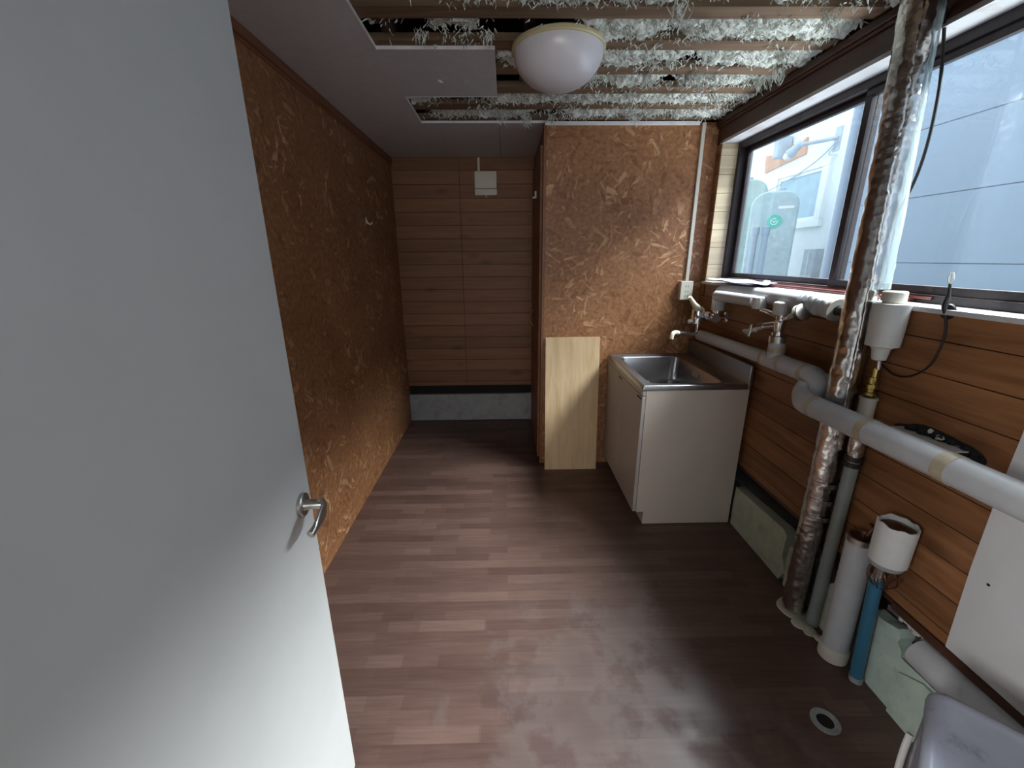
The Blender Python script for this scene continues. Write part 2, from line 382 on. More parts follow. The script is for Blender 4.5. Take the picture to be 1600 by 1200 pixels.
def rough(bm, amp, freq, cuts=0, seed=0):
    if cuts: bmesh.ops.subdivide_edges(bm, edges=bm.edges[:], cuts=cuts, use_grid_fill=True)
    for v in bm.verts: v.co += Vector(noise.noise_vector(v.co*freq+Vector((seed, seed, seed))))*amp

# ---------------------------------------------------------------- room
XL, YB, ZC, XR, YF, XB = -.862, 3.563, 2.152, 1.248, 2.704, .241
WX0, WZ0, WZ1, WY0, WY1 = 1.385, 1.268, 2.031, -.02, 2.633     # window opening: depth, sill, head, near and far jamb

bm = B(); box(bm, -3.2, 1.235, -3.2, YB+.02, -.06, 0); struct(obj('floor', bm, 'floor', smooth=0))
bm = B(); box(bm, XL-.03, XL, .0, YB+.04, 0, ZC+.15); wlft = struct(obj('wall_left', bm, 'osb_x', smooth=0))
bm = B(); box(bm, XL, XL+.012, .1, YB, ZC-.036, ZC); box(bm, XL, XL+.006, .1, YB, ZC-.052, ZC-.036)
struct(obj('trim_1', bm, 'mould', smooth=0, bevel=.003))
# far wall of the alcove: horizontal planks with one butt joint
bm = B()
z = .327
while z < ZC-.002:
    nz = .365 if z < .34 else z+.1
    nz = min(nz, ZC)
    for xa, xb in ((XL, -.3435), (-.3415, XB)):
        box(bm, xa, xb-.001, YB, YB+.012, z+.0016, nz-.0016)
    z = nz
box(bm, XL-.03, 1.42, YB+.010, YB+.03, .327, ZC+.15, 1)
struct(obj('wall_far', bm, ['plank_b', 'black'], smooth=0))
bm = B(); box(bm, XL, XB+.9, YB-.002, YB+.04, 0, .245); rough(bm, .001, 9, 3); struct(obj('baseboard_far', bm, 'concrete_pale', smooth=0))
bm = B(); box(bm, XL, XB, YB+.03, YB+.05, .2, .35); struct(obj('trim_2', bm, 'black', smooth=0))
# boxed-in closet: front of strand board, side with a door
bm = B(); box(bm, XB, 1.262, YF, YF+.02, 0, ZC); struct(obj('wall_closet', bm, 'osb_y', smooth=0))
bm = B(); box(bm, XB, XB+.02, YF+.02, YB+.01, 0, ZC); struct(obj('wall_closet_side', bm, 'mould', smooth=0))
bm = B(); box(bm, XB-.006, XB+.012, YF-.006, YF+.03, 0, ZC-.001); struct(obj('trim_3', bm, 'mould', smooth=0, bevel=.002), 'brown corner strip')
bm = B(); box(bm, XB-.018, XB-.001, YF+.06, YB-.09, .02, ZC-.10); d1 = struct(obj('door_1', bm, 'plank_b', smooth=0, bevel=.002, origin=(XB, YF+.06, 0)), 'closet door in the alcove side')
bm = B(); pts = [(XB-.018-.028*math.sin(PI*i/12), 3.26+0*i, .90+.13*i/12) for i in range(13)]
tube(bm, pts, .0045, 8); obj('door_handle', bm, 'satin', d1)
bm = B(); box(bm, XB-.030, XB-.018, 3.06, 3.10, 1.80, 1.845); box(bm, XB-.044, XB-.030, 3.07, 3.09, 1.80, 1.812)
obj('latch', bm, 'white_pl', d1, bevel=.002)

# right wall: plank cladding round the window, upper board, concrete upstand below
bm = B()
k = 0; z = .283
zs = [.345]+[.3825+.0995*i for i in range(18)]
for a, b in zip(zs, zs[1:]):
    if a >= 2.03: break
    b_ = min(b, 2.031)
    lo, hi = a+.0016, b_-.0016
    if hi <= lo: continue
    if hi <= WZ0: segs = [(.0, YF-.001)]
    elif lo >= WZ0: segs = [(WY1+.0125, YF-.001)]
    else:
        segs = [(WY1+.0125, YF-.001)]; box(bm, XR, XR+.012, 0, WY1, lo, WZ0-.012)
    for y0, y1 in segs: box(bm, XR, XR+.012, y0, y1, lo, hi)
# backing, split round the window and round the torn hole
def back(y0, y1, z0, z1): box(bm, XR+.012, XR+.02, y0, y1, z0, z1, 1)
back(0, YF, .345, WZ0-.012); back(WY1+.0125, YF, WZ0-.012, 2.031)
wr = struct(obj('wall_right', bm, ['plank_r', 'black'], smooth=0))
bm = B(); box(bm, XR, XR+.02, 0, YF, 2.033, ZC+.03); struct(obj('trim_4', bm, 'dark_wood', smooth=0), 'dark board above the window')
bm = B(); box(bm, XR-.022, XR, 0, YF, ZC-.022, ZC+.004); box(bm, XR-.012, XR, 0, YF, ZC-.034, ZC-.022); struct(obj('trim_5', bm, 'dark_wood', smooth=0, bevel=.003), 'dark ceiling moulding')
bm = B(); box(bm, 1.296, 1.40, 1.12, YF, -.3, .228); box(bm, 1.296, 1.40, 0, 1.12, -.3, .275); rough(bm, .003, 11, 5); struct(obj('baseboard_right', bm, 'concrete', smooth=0))
bm = B(); box(bm, 1.235, 1.285, 0, YF, -.1, -.005); struct(obj('trim_6', bm, 'concrete', smooth=0))
bm = B(); box(bm, 1.37, 1.40, 0, YF, .228, .36); box(bm, 1.268, 1.40, 0, YF, .365, .37); struct(obj('trim_7', bm, 'black', smooth=0))
bm = B(); box(bm, XR-.006, XR+.034, 0, 1.06, .318, .345); box(bm, XR+.0, XR+.034, 1.06, YF, .330, .345); rough(bm, .0025, 30, 6)
struct(obj('trim_8', bm, 'dark_wood', smooth=0), 'broken lower rail')
# outer shell of the right wall
bm = B(); box(bm, 1.40, 1.43, -.1, 3.7, -.3, WZ0-.03); box(bm, 1.40, 1.43, -.1, 3.7, WZ1+.0, 3.3); box(bm, 1.40, 1.43, WY1, 3.7, WZ0-.03, WZ1)
struct(obj('wall_outer', bm, 'cladding', smooth=0))
# window: lined reveal, sill, dark frame, sashes, panes
bm = B()
z = WZ0
while z < WZ1-.01:
    nz = min(z+.1, WZ1); box(bm, XR-.001, 1.40, WY1, WY1+.012, z+.0012, nz-.0012); z = nz
box(bm, XR+.014, 1.40, WY1+.010, WY1+.02, WZ0, WZ1, 1)
w1 = struct(obj('window_1', bm, ['pale_plank', 'old_wood'], smooth=0, origin=(XR, WY1, WZ0)), 'sliding window in the right wall')
bm = B(); box(bm, XR-.002, 1.40, WY0, WY1, WZ1, WZ1+.014); obj('window_head', bm, 'paint', w1, bevel=.002)
bm = B(); box(bm, XR-.006, XR+.004, WY0, WY1+.02, WZ1-.004, WZ1+.004); obj('casing', bm, 'paint', w1)
bm = B(); box(bm, XR-.018, 1.40, WY0, WY1+.02, WZ0-.014, WZ0); rough(bm, .0004, 20, 8); obj('window_sill', bm, 'sill', w1)
FX0, FX1 = 1.338, 1.398
bm = B()
box(bm, FX0, FX1, WY0, WY1, WZ0, WZ0+.026); box(bm, FX0, FX1, WY0, WY1, WZ1-.030, WZ1)
box(bm, FX0, FX1, WY1-.026, WY1, WZ0+.026, WZ1-.030); box(bm, FX0, FX1, WY0, WY0+.026, WZ0+.026, WZ1-.030)
fr = obj('window_frame', bm, 'bronze', w1, bevel=.0015)
bm = B(); box(bm, FX0-.016, FX0, 1.36, 2.25, WZ0+.001, WZ0+.012); box(bm, FX0-.006, FX0, 1.3, WY1-.03, WZ0+.012, WZ0+.02)
obj('sash_rail', bm, 'rail', fr)
def sash(y0, y1, x, name='sash'):
    z0, z1 = WZ0+.022, WZ1-.026; bm = B(); t = .030
    box(bm, x, x+.020, y0, y1, z0, z0+.030); box(bm, x, x+.020, y0, y1, z1-.030, z1)
    box(bm, x, x+.020, y0, y0+t, z0+.030, z1-.030); box(bm, x, x+.020, y1-t, y1, z0+.030, z1-.030)
    s = obj(name, bm, 'bronze', w1, bevel=.0015)
    bm = B(); box(bm, x+.008, x+.012, y0+t-.003, y1-t+.003, z0+.027, z1-.027); obj('pane', bm, 'glass', s, smooth=0)
sash(1.735, WY1-.024, FX0+.036)
sash(.02, 1.765, FX0+.012)

# ceiling: plasterboard that is left, battens, joists, old roof boards
bm = B()
z0, z1 = ZC, ZC+.0095
def gp(x0, x1, y0, y1):
    box(bm, x0, x1, y0, y1, z0, z1)
gp(XL, -.463, .9, 1.372); gp(XL, -.463, 1.374, 1.829); gp(XL, -.028, 1.831, 2.304); gp(XL, -.463, 2.306, YF-.002)
gp(XL, -.02, YF, YB); gp(-.018, XB, YF, YB); gp(XL, -.463, .0, .898)
ce = struct(obj('ceiling', bm, 'gyp', smooth=0), 'grey plasterboard left on the ceiling')
bm = B(); e = .0022
for x0, x1, y0, y1 in ((-.463, -.463+e, .9, 1.829), (-.463, -.028, 1.829-e, 1.831), (-.028, -.028+e, 1.829, 2.304), (-.46, -.028, 2.304, 2.304+e), (-.463, -.463+e, 2.304, YF), (-.463, XB+.01, YF-.003, YF)):
    box(bm, x0, x1, y0, y1, ZC-.0015, ZC+.011)
obj('cut_edge', bm, 'gyp_edge', ce, smooth=0)
bm = B(); box(bm, XB, 1.13, YF-.012, YF, ZC-.014, ZC+.004); obj('edge_strip', bm, 'gyp_edge', ce, smooth=0)
for i, (y0, y1) in enumerate(((.93, 1.0), (1.14, 1.215), (1.355, 1.43), (1.572, 1.65), (1.785, 1.865), (2.0, 2.085), (2.21, 2.30), (2.43, 2.52), (2.65, 2.704))):
    bm = B(); box(bm, -.86, 1.27, y0+.004, y1-.004, ZC+.010, ZC+.034)
    rough(bm, .0025, 6, 6, i*3.1); obj('batten', bm, 'batten', ce, smooth=20)
for x in (-.40, .10, .60, 1.05):
    bm = B(); box(bm, x-.022, x+.022, .8, 2.70, ZC+.034, ZC+.14); rough(bm, .003, 5, 6, x); obj('joist', bm, 'old_wood', ce, smooth=20)
bm = B(); box(bm, -3.3, 1.42, -3.3, 3.7, ZC+.14, ZC+.17); struct(obj('trim_9', bm, 'old_wood', smooth=0), 'dark roof boards over the open ceiling')

# insulation torn open between the battens: matted beds and hanging shreds
def wool_bed():
    bm = B(); bays = [(1.00, 1.14), (1.215, 1.355), (1.43, 1.572), (1.65, 1.785), (1.865, 2.0), (2.085, 2.21), (2.30, 2.43), (2.52, 2.65)]
    st = .0062
    def covered(x, y): return x < -.44 or (x < -.015 and 1.82 < y < 2.31)
    def density(x, y, bi):
        p = Vector((x*.8, y, bi*1.7)); return .50+1.5*noise.noise(p*4.3)+.5*noise.noise(p*13)+(.28 if x > .45 else (-.22 if x < .05 else .08))-(2 if (x-1.175)**2+(y-1.41)**2 < .0055 else 0)
    for bi, (y0, y1) in enumerate(bays):
        if bi < 2: continue
        nx = int((1.235+.455)/st); ny = max(8, int((y1-y0+.01)/st)); g = {}
        for i in range(nx+1):
            for j in range(ny+1):
                x = -.455+i*st; y = y0-.003+(y1-y0+.006)*j/ny; p = Vector((x, y, bi*.7))
                d = density(x, y, bi); m_ = noise.noise(p*19+Vector((3, 1, 0))); f_ = noise.noise(p*55); h_ = 1-abs(noise.noise(p*90+Vector((0, 5, 0))))*2
                zz = ZC+.052-.036*max(-1, min(1, d*1.3))-.020*m_-.013*f_-.007*h_
                edge = min(j, ny-j)/ny; zz += .014*max(0, (.14-edge)/.14)
                if d < .06: zz += .07
                g[i, j] = bm.verts.new((x+.005*noise.noise(p*70+Vector((9, 0, 0))), y+.005*noise.noise(p*70+Vector((0, 9, 0))), max(zz, ZC-.006)))
        for i in range(nx):
            for j in range(ny):
                q = (g[i, j], g[i+1, j], g[i+1, j+1], g[i, j+1])
                if max(v.co.z for v in q) > ZC+.105: continue
                f = bm.faces.new(q)
                if noise.noise(Vector((i*st*4, j*st*4, bi*2.3))) > .33: f.material_index = 1
    # tufts: short fat curled scraps of wadding
    def shred(x, y, z, ln, wd, mi, lean=None):
        a = random.uniform(0, 2*PI); d = Vector((math.cos(a), math.sin(a), 0)); n = 4; side = Vector((-d.y, d.x, 0))
        lean = random.uniform(.3, 1.6) if lean is None else lean; p = Vector((x, y, z)); prev = None; ph = random.uniform(0, 6)
        for k in range(n+1):
            t = k/n; w_ = wd*(1-.55*t)*random.uniform(.6, 1.3); c = p+d*(lean*ln*t)+Vector((0, 0, -ln*t**1.2))+side*(math.sin(t*3+ph)*ln*.25)
            tw = side*math.cos(t*2.5+ph)+Vector((0, 0, 1))*math.sin(t*2.5+ph)*.8
            cur = (bm.verts.new(c-tw*w_), bm.verts.new(c+Vector((0, 0, -w_*.7))), bm.verts.new(c+tw*w_))
            if prev:
                for m in (0, 1): bm.faces.new((prev[m], prev[m+1], cur[m+1], cur[m])).material_index = mi
            prev = cur
    cnt = 0
    while cnt < 9000:
        bi = random.randrange(2, len(bays)); y0, y1 = bays[bi]
        x = random.uniform(-.44, 1.22); y = random.uniform(y0+.004, y1-.004)
        if covered(x, y) or random.random() > density(x, y, bi): continue
        shred(x, y, ZC+random.uniform(.008, .034), random.uniform(.006, .017), random.uniform(.0022, .0055), 0 if random.random() < .85 else 1); cnt += 1
    cnt = 0
    while cnt < 1000:
        x = random.uniform(-.4, 1.2); y = random.uniform(1.5, 2.66)
        if covered(x, y) or (x-1.175)**2+(y-1.41)**2 < .0055 or noise.noise(Vector((x*4+7, y*9, 3))) < .24-.12*(x > .4): continue
        shred(x, y, ZC+random.uniform(.002, .012), random.uniform(.008, .018), random.uniform(.0022, .005), 0, random.uniform(.5, 1.8)); cnt += 1
    # larger tatters hanging over the battens
    for (x, y, ln, n) in ((.62, 2.06, .045, 40), (.60, 2.27, .05, 40), (1.12, 2.10, .06, 34), (1.06, 1.86, .05, 34), (.0, 2.58, .045, 30), (.13, 2.60, .055, 40), (.55, 1.55, .05, 30), (1.05, 1.60, .05, 30),
                          (1.0, 2.3, .04, 30), (.72, 2.60, .04, 26), (-.28, 1.72, .035, 24), (-.05, 1.73, .035, 24), (.27, 2.60, .045, 26), (.38, 1.50, .035, 24), (.92, 2.5, .035, 30), (1.15, 2.0, .06, 26), (.82, 2.05, .035, 30)):
        for _ in range(n): shred(x+random.gauss(0, .013), y+random.gauss(0, .010), ZC+random.uniform(-.004, .014), ln*random.uniform(.3, 1.1), random.uniform(.0022, .0055), 0, random.uniform(.0, .5))
    o = obj('ceiling_insulation', bm, ['wool', 'wool_old'], smooth=60, origin=(.4, 1.8, ZC))
    tag(o, 'torn pale fluffy insulation hanging between the ceiling battens', 'insulation', kind='stuff')
wool_bed()

# wall and doorway beside the camera, and the plain adjoining room behind it
bm = B(); box(bm, .47, 1.30, -.10, -.02, 0, ZC+.1); box(bm, -3.2, -.56, -.10, -.02, 0, ZC+.1); box(bm, -.56, .47, -.10, -.02, 2.05, ZC+.1)
struct(obj('wall_near', bm, 'white_panel', smooth=0))
bm = B(); box(bm, -3.2, -3.15, -3.2, -2.15, 0, 2.5); box(bm, -3.2, -3.15, -1.25, -.1, 0, 2.5); box(bm, -3.2, -3.15, -2.15, -1.25, 0, 1.2); box(bm, -3.2, -3.15, -2.15, -1.25, 2.25, 2.5)
box(bm, -3.2, 1.35, -3.25, -3.2, 0, 2.5); box(bm, 1.30, 1.35, -3.2, 0, 0, 2.5)
struct(obj('wall_adjoining', bm, 'white_panel', smooth=0))
# white panel over the near part of the right wall
bm = B(); prism(bm, [(0, .345), (.893, .352), (.902, .62), (.903, .84), (.899, 1.0), (.902, WZ0-.016), (0, WZ0-.016)], 'x', XR-.010, XR-.0005)
bm2 = bm; lathe(bm2, (XR-.011, .855, .60), (1, 0, 0), [(0, .004), (.003, .004)], 10, 1, True)
struct(obj('trim_10', bm, ['white_panel', 'rubber'], smooth=0), 'white panel on the near right wall')

# ---------------------------------------------------------------- open door leaf with lever handle
ang = rad(-3.5); ex, ey = -.449, .846
dirv = Vector((math.sin(ang), math.cos(ang), 0)); nrm = Vector((dirv.y, -dirv.x, 0))
def dp(u, n, z): return Vector((ex, ey, 0))-dirv*u+nrm*n+Vector((0, 0, z))     # u back from the free edge, n out of the face
bm = B(); R_ = Matrix((( -dirv.x, nrm.x, 0, ex), (-dirv.y, nrm.y, 0, ey), (0, 0, 1, 0), (0, 0, 0, 1)))
box(bm, 0, .76, -.034, 0, .008, 1.99, rot=R_)
d2 = struct(obj('door_2', bm, 'door', smooth=0, bevel=.002, origin=(ex-dirv.x*.76, ey-dirv.y*.76, 0)), 'white door leaf standing open at the left')
bm = B(); lathe(bm, dp(.050, 0, .905), nrm, [(0, .0255), (.007, .0255), (.009, .0235), (.009, .013)], 40, 0, True)
lathe(bm, dp(.050, .009, .905), nrm, [(0, .0125), (.012, .0105), (.034, .0105), (.040, .008)], 24, 0, True)
obj('rose', bm, 'satin', d2)
bm = B()
pl = smooth_path([dp(.050, .030, .905), dp(.052, .046, .905), dp(.070, .054, .903), (dp(.095, .055, .898)), dp(.120, .052, .892), dp(.136, .048, .888)], 6)
n = len(pl); rings = []
for i, p in enumerate(pl):
    t = (pl[min(i+1, n-1)]-pl[max(i-1, 0)]).normalized(); s = i/(n-1)
    hh = .009+.011*math.sin(PI*min(1, s*1.25)); ww = .0085-.0032*math.sin(PI*s)
    w_ = t.cross(Vector((0, 0, 1))).normalized(); up = w_.cross(t)
    rings.append([bm.verts.new(p+w_*math.cos(a)*ww+up*math.sin(a)*hh) for a in [2*PI*k/16 for k in range(16)]])
for a, b in zip(rings, rings[1:]):
    for k in range(16): bm.faces.new((a[k], a[(k+1) % 16], b[(k+1) % 16], b[k]))
bm.faces.new(rings[0]); bm.faces.new(rings[-1])
obj('door_handle', bm, 'satin', d2, subdiv=1)
bm = B(); box(bm, -.0008, .0005, -.028, -.006, .82, .98, rot=R_); obj('latch_plate', bm, 'satin', d2)

# ---------------------------------------------------------------- sink unit
SX0, SX1, SY0, SY1, SH = .684, 1.232, 1.970, 2.696, .80
t = thing('sink_cabinet', 'cream sink cabinet with a stainless steel basin top in the far right corner', 'cabinet', (SX0, SY0, 0))
bm = B(); prism(bm, [(SX0+.022, .075), (SX0+.062, .075), (SX0+.062, 0), (SX1-.006, 0), (SX1-.006, SH-.026), (SX0+.022, SH-.026)], 'y', SY0+.002, SY0+.018)
prism(bm, [(SX0+.022, .075), (SX0+.062, .075), (SX0+.062, 0), (SX1-.006, 0), (SX1-.006, SH-.026), (SX0+.022, SH-.026)], 'y', SY1-.018, SY1-.002)
box(bm, SX0+.062, SX0+.074, SY0+.018, SY1-.018, .0, .075); box(bm, SX0+.03, SX1-.01, SY0+.018, SY1-.018, .075, .09); box(bm, SX1-.016, SX1-.006, SY0+.018, SY1-.018, .09, SH-.03)
obj('cabinet_body', bm, 'melamine', t, bevel=.001)
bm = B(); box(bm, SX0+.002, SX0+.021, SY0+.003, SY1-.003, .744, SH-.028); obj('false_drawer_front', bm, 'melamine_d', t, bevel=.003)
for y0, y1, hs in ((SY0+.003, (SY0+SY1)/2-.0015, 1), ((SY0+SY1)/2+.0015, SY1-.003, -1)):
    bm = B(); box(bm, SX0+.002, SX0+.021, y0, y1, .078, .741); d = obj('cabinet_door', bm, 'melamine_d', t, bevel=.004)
    bm = B(); box(bm, SX0-.0005, SX0+.0025, y0+.012, y0+.075, .722, .730); obj('finger_grip', bm, 'rubber', d)
# pressed steel top with a rounded basin
def top():
    bm = B(); z = SH
    def rr(x0, x1, y0, y1, r, zz, n=6):
        out = []
        for cx, cy, a0 in ((x1-r, y1-r, 0), (x0+r, y1-r, 90), (x0+r, y0+r, 180), (x1-r, y0+r, 270)):
            for k in range(n+1): a = rad(a0+90*k/n); out.append(bm.verts.new((cx+r*math.cos(a), cy+r*math.sin(a), zz)))
        return out
    def loft(a, b):
        n_ = len(a)
        for k in range(n_): bm.faces.new((a[k], a[(k+1) % n_], b[(k+1) % n_], b[k]))
    bx0, bx1, by0, by1 = SX0+.060, SX1-.115, SY0+.055, SY1-.075
    seq = [rr(SX0, SX1-.016, SY0, SY1, .006, z-.026), rr(SX0, SX1-.016, SY0, SY1, .006, z-.004), rr(SX0+.003, SX1-.019, SY0+.003, SY1-.003, .006, z),
           rr(SX0+.012, SX1-.028, SY0+.012, SY1-.012, .006, z), rr(SX0+.017, SX1-.033, SY0+.017, SY1-.017, .008, z-.004), rr(bx0-.006, bx1+.006, by0-.006, by1+.006, .048, z-.0045),
           rr(bx0, bx1, by0, by1, .045, z-.010), rr(bx0+.004, bx1-.004, by0+.004, by1-.004, .045, z-.15), rr(bx0+.022, bx1-.022, by0+.022, by1-.022, .04, z-.178),
           rr((bx0+bx1)/2-.05, (bx0+bx1)/2+.05, by1-.2, by1-.1, .045, z-.184), ]
    for a, b in zip(seq, seq[1:]): loft(a, b)
    bm.faces.new(seq[-1])
    o = obj('steel_top', bm, 'steel', t, smooth=50)
    bm = B(); box(bm, SX1-.018, SX1, SY0, SY1, z-.026, z+.098); obj('backsplash', bm, 'steel', t, bevel=.004)
    bm = B(); c = ((bx0+bx1)/2, by1-.15, z-.184); lathe(bm, c, (0, 0, 1), [(.001, .0), (.001, .02), (.004, .038), (.003, .042)], 28); obj('drain_strainer', bm, 'chrome', o)
    bm = B(); box(bm, bx1-.0055, bx1-.0035, by0+.27, by0+.35, z-.062, z-.034); obj('maker_label', bm, 'white_pl', o)
top()

# plywood board leaning on the closet front
bm = B(); ya, yb_ = 2.600, 2.688; hgt = .915
pr = [(.262, ya), (.262, yb_)]
vs = []
Rb = Matrix.Rotation(-math.atan2(yb_-ya, hgt), 4, 'X'); Tb = Matrix.Translation((0, ya, 0))
box(bm, .264, .622, 0, .012, .0, hgt+.004, rot=Tb @ Rb)
for v in bm.verts: v.co.z = max(v.co.z, .0005)
tag(obj('plywood_board', bm, 'ply', smooth=0, bevel=.0015, origin=(.264, ya, 0)), 'pale plywood board leaning upright against the strand-board wall left of the sink', 'board')

# outlet with cable duct
bm = B(); box(bm, 1.108, 1.186, YF-.042, YF, 1.152, 1.268)
so = tag(obj('power_outlet', bm, 'ivory', bevel=.004, smooth=0, origin=(1.147, YF, 1.15)), 'ivory surface-mounted double socket on the strand-board wall above the sink', 'socket')
for zz in (1.236, 1.204, 1.176):
    for dx in (-.008, .008):
        bm = B(); box(bm, 1.147+dx-.0012, 1.147+dx+.0012, YF-.0432, YF-.0415, zz-.005, zz+.005); obj('socket_slot', bm, 'rubber', so, smooth=0)
bm = B(); box(bm, 1.144, 1.166, YF-.014, YF, 1.268, ZC-.002)
tag(obj('cable_duct', bm, 'ivory', bevel=.003, smooth=0, origin=(1.15, YF, 1.27)), 'narrow ivory cable duct running from ceiling down to the socket', 'cable duct', 'ivory cable ducts')
# alcove junction box with its duct
t = thing('junction_box', 'beige wall box with a hinged cover high on the far planked wall', 'junction box', (-.137, YB, 1.88))
bm = B(); box(bm, -.224, -.051, YB-.03, YB, 1.930, 2.055); obj('cover', bm, 'ivory', t, bevel=.006)
bm = B(); box(bm, -.222, -.049, YB-.045, YB, 1.880, 1.926); obj('switch_row', bm, 'ivory', t, bevel=.004)
bm = B(); tube(bm, [(-.135, YB-.02, 1.880), (-.135, YB-.02, 1.868)], .006, 10); obj('cable_nipple', bm, 'white_pl', t)
bm = B(); box(bm, -.198, -.180, YB-.014, YB, 2.055, ZC-.001)
tag(obj('cable_duct', bm, 'ivory', bevel=.002, smooth=0, origin=(-.19, YB, 2.055)), 'short ivory cable duct from the alcove ceiling to the beige wall box', 'cable duct', 'ivory cable ducts')
# coat hook
t = thing('wall_hook', 'small cream hook screwed on the left strand-board wall', 'hook', (XL, 2.80, 1.62))
bm = B(); box(bm, XL, XL+.005, 2.792, 2.810, 1.625, 1.662); obj('back_plate', bm, 'cream', t, bevel=.002)
bm = B(); tube(bm, smooth_path([(XL+.004, 2.801, 1.645), (XL+.012, 2.803, 1.628), (XL+.026, 2.812, 1.622), (XL+.032, 2.822, 1.634)], 5), .0045, 10); obj('prong', bm, 'cream', t)

# ---------------------------------------------------------------- ceiling lamp
t = thing('ceiling_lamp', 'round white opal dome lamp with yellowed rim on the open ceiling', 'lamp', (.21, 1.84, ZC))
bm = B(); lathe(bm, (.21, 1.84, ZC+.012), (0, 0, -1), [(0, .168), (.004, .174), (.015, .174), (.019, .170), (.020, .162), (.018, .150)], 64, 0, True); obj('rim', bm, 'lamp_rim', t)
bm = B(); prof = [(.008, .163)]+[(.012+.122*math.sin(rad(a)), .166*math.cos(rad(a))**.85) for a in range(0, 90, 6)]+[(.1342, 0)]
lathe(bm, (.21, 1.84, ZC+.008), (0, 0, -1), prof, 64); obj('lamp_shade', bm, 'opal', t, smooth=60)
bm = B(); lathe(bm, (.21, 1.84, ZC+.012), (0, 0, -1), [(0, 0), (0, .10), (-.012, .10), (-.012, 0)], 32); obj('mounting_plate', bm, 'white_pl', t)

# ---------------------------------------------------------------- pipes on the right wall
def foil_mesh(bm, pts, r, jit): tube(bm, smooth_path(pts, 26), r, 36, True, 0, jit)
t = thing('foil_lagged_pipe', 'tall thick vertical pipe wrapped in crinkled silver foil, floor to ceiling', 'pipe', (1.195, 1.375, 0))
bm = B(); foil_mesh(bm, [(1.195, 1.375, .004), (1.190, 1.373, .35), (1.186, 1.374, .80), (1.180, 1.378, 1.2), (1.180, 1.392, 1.75), (1.174, 1.415, 2.19)], .0445, .0032); obj('foil_wrap', bm, 'foil', t, smooth=25)
for zz, off in ((.46, 0), (.53, .001), (.60, 0)):
    bm = B(); ring_tube(bm, (1.1925, 1.367, zz), (1.1920, 1.3665, zz+.016), .044, .0475+off, 32); rough(bm, .0012, 60); obj('foil_seam', bm, 'foil', t)
bm = B(); lathe(bm, (1.195, 1.375, 0), (0, 0, 1), [(.0, .062), (.005, .060), (.010, .050), (.010, .044)], 32); rough(bm, .002, 40); obj('floor_collar', bm, 'ivory', t)
# ragged foil overlap running down the window side
bm = B(); prev = None; n = 150
for i in range(n+1):
    zz = .80+(2.12-.80)*i/n; cy = 1.373+.045*max(0, (zz-1.2))/.9; a = rad(-62+6*noise.noise(Vector((0, 0, zz*3)))); w_ = .003+.006*abs(noise.noise(Vector((3, 1, zz*30))))+.003*random.random()
    cx = 1.187-.012*(zz-1)/1.1; r0 = .0475
    p0 = Vector((cx-r0*math.cos(a+.06), cy+r0*math.sin(a+.06), zz)); p1 = Vector((cx-(r0+w_)*math.cos(a-.10), cy+(r0+w_)*math.sin(a-.10), zz+.004*random.random()))
    q = Vector((cx-(r0+.004)*math.cos(a+.06), cy+(r0+.004)*math.sin(a+.06), zz+.004))
    cur = [bm.verts.new(v) for v in (p0, q, p1)]
    if prev:
        for k in range(2): bm.faces.new((prev[k], prev[k+1], cur[k+1], cur[k]))
    prev = cur
o = obj('torn_foil_edge', bm, 'foil', t, smooth=20); s_ = o.modifiers.new('thick', 'SOLIDIFY'); s_.thickness = .0008
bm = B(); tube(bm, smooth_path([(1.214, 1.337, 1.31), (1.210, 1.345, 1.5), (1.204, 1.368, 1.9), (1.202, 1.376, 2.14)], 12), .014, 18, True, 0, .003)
obj('lit_side_tube', bm, 'lit_side', t, smooth=40)  # slim pale tube added for the foil's window-lit right side

t = thing('drain_riser', 'slim grey vertical pipe standing behind the silver foil pipe', 'pipe', (1.213, 1.305, 0))
bm = B(); tube(bm, [(1.216, 1.299, .002), (1.216, 1.299, .40), (1.216, 1.299, .735)], .0215, 20); obj('lower_pipe', bm, 'grey_pvc', t)
bm = B(); ring_tube(bm, (1.216, 1.299, .705), (1.216, 1.299, .722), .02, .0265); ring_tube(bm, (1.216, 1.299, .728), (1.216, 1.299, .745), .02, .0265); obj('clamp', bm, 'bronze', t)
bm = B(); tube(bm, smooth_path([(1.216, 1.299, .745), (1.214, 1.298, .80), (1.214, 1.298, .872)], 8), .0235, 24, True, 0, .002); obj('foil_sleeve', bm, 'foil', t, smooth=25)
bm = B(); tube(bm, [(1.214, 1.298, .872), (1.214, 1.298, .955)], .0235, 24); ring_tube(bm, (1.214, 1.298, .955), (1.214, 1.298, .962), .018, .026)
obj('coupling', bm, 'ivory', t)
bm = B(); lathe(bm, (1.214, 1.298, .962), (0, 0, 1), [(0, .013), (.006, .017), (.016, .017), (.018, .012), (.028, .012), (.030, .016), (.044, .016), (.046, .011), (.058, .013), (.068, .013), (.070, .009), (.10, .009)], 12, 0, True)
obj('brass_fitting', bm, 'brass', t, smooth=20)
bm = B(); tube(bm, [(1.213, 1.289, 1.06), (1.205, 1.286, 1.105)], .0065, 12); obj('stem', bm, 'chrome', t)
t = thing('drain_cup', 'white plastic cup with small round cap beside the foil pipe under the sill', 'drain cup', (1.185, 1.297, 1.09))
bm = B(); lathe(bm, (1.198, 1.282, 0), (0, 0, 1), [(1.090, .008), (1.095, .019), (1.128, .024), (1.136, .030), (1.140, .044), (1.152, .045), (1.262, .047), (1.264, .048), (1.272, .048), (1.273, .044)], 40, 0, True); obj('cup', bm, 'white_pl', t, smooth=35)
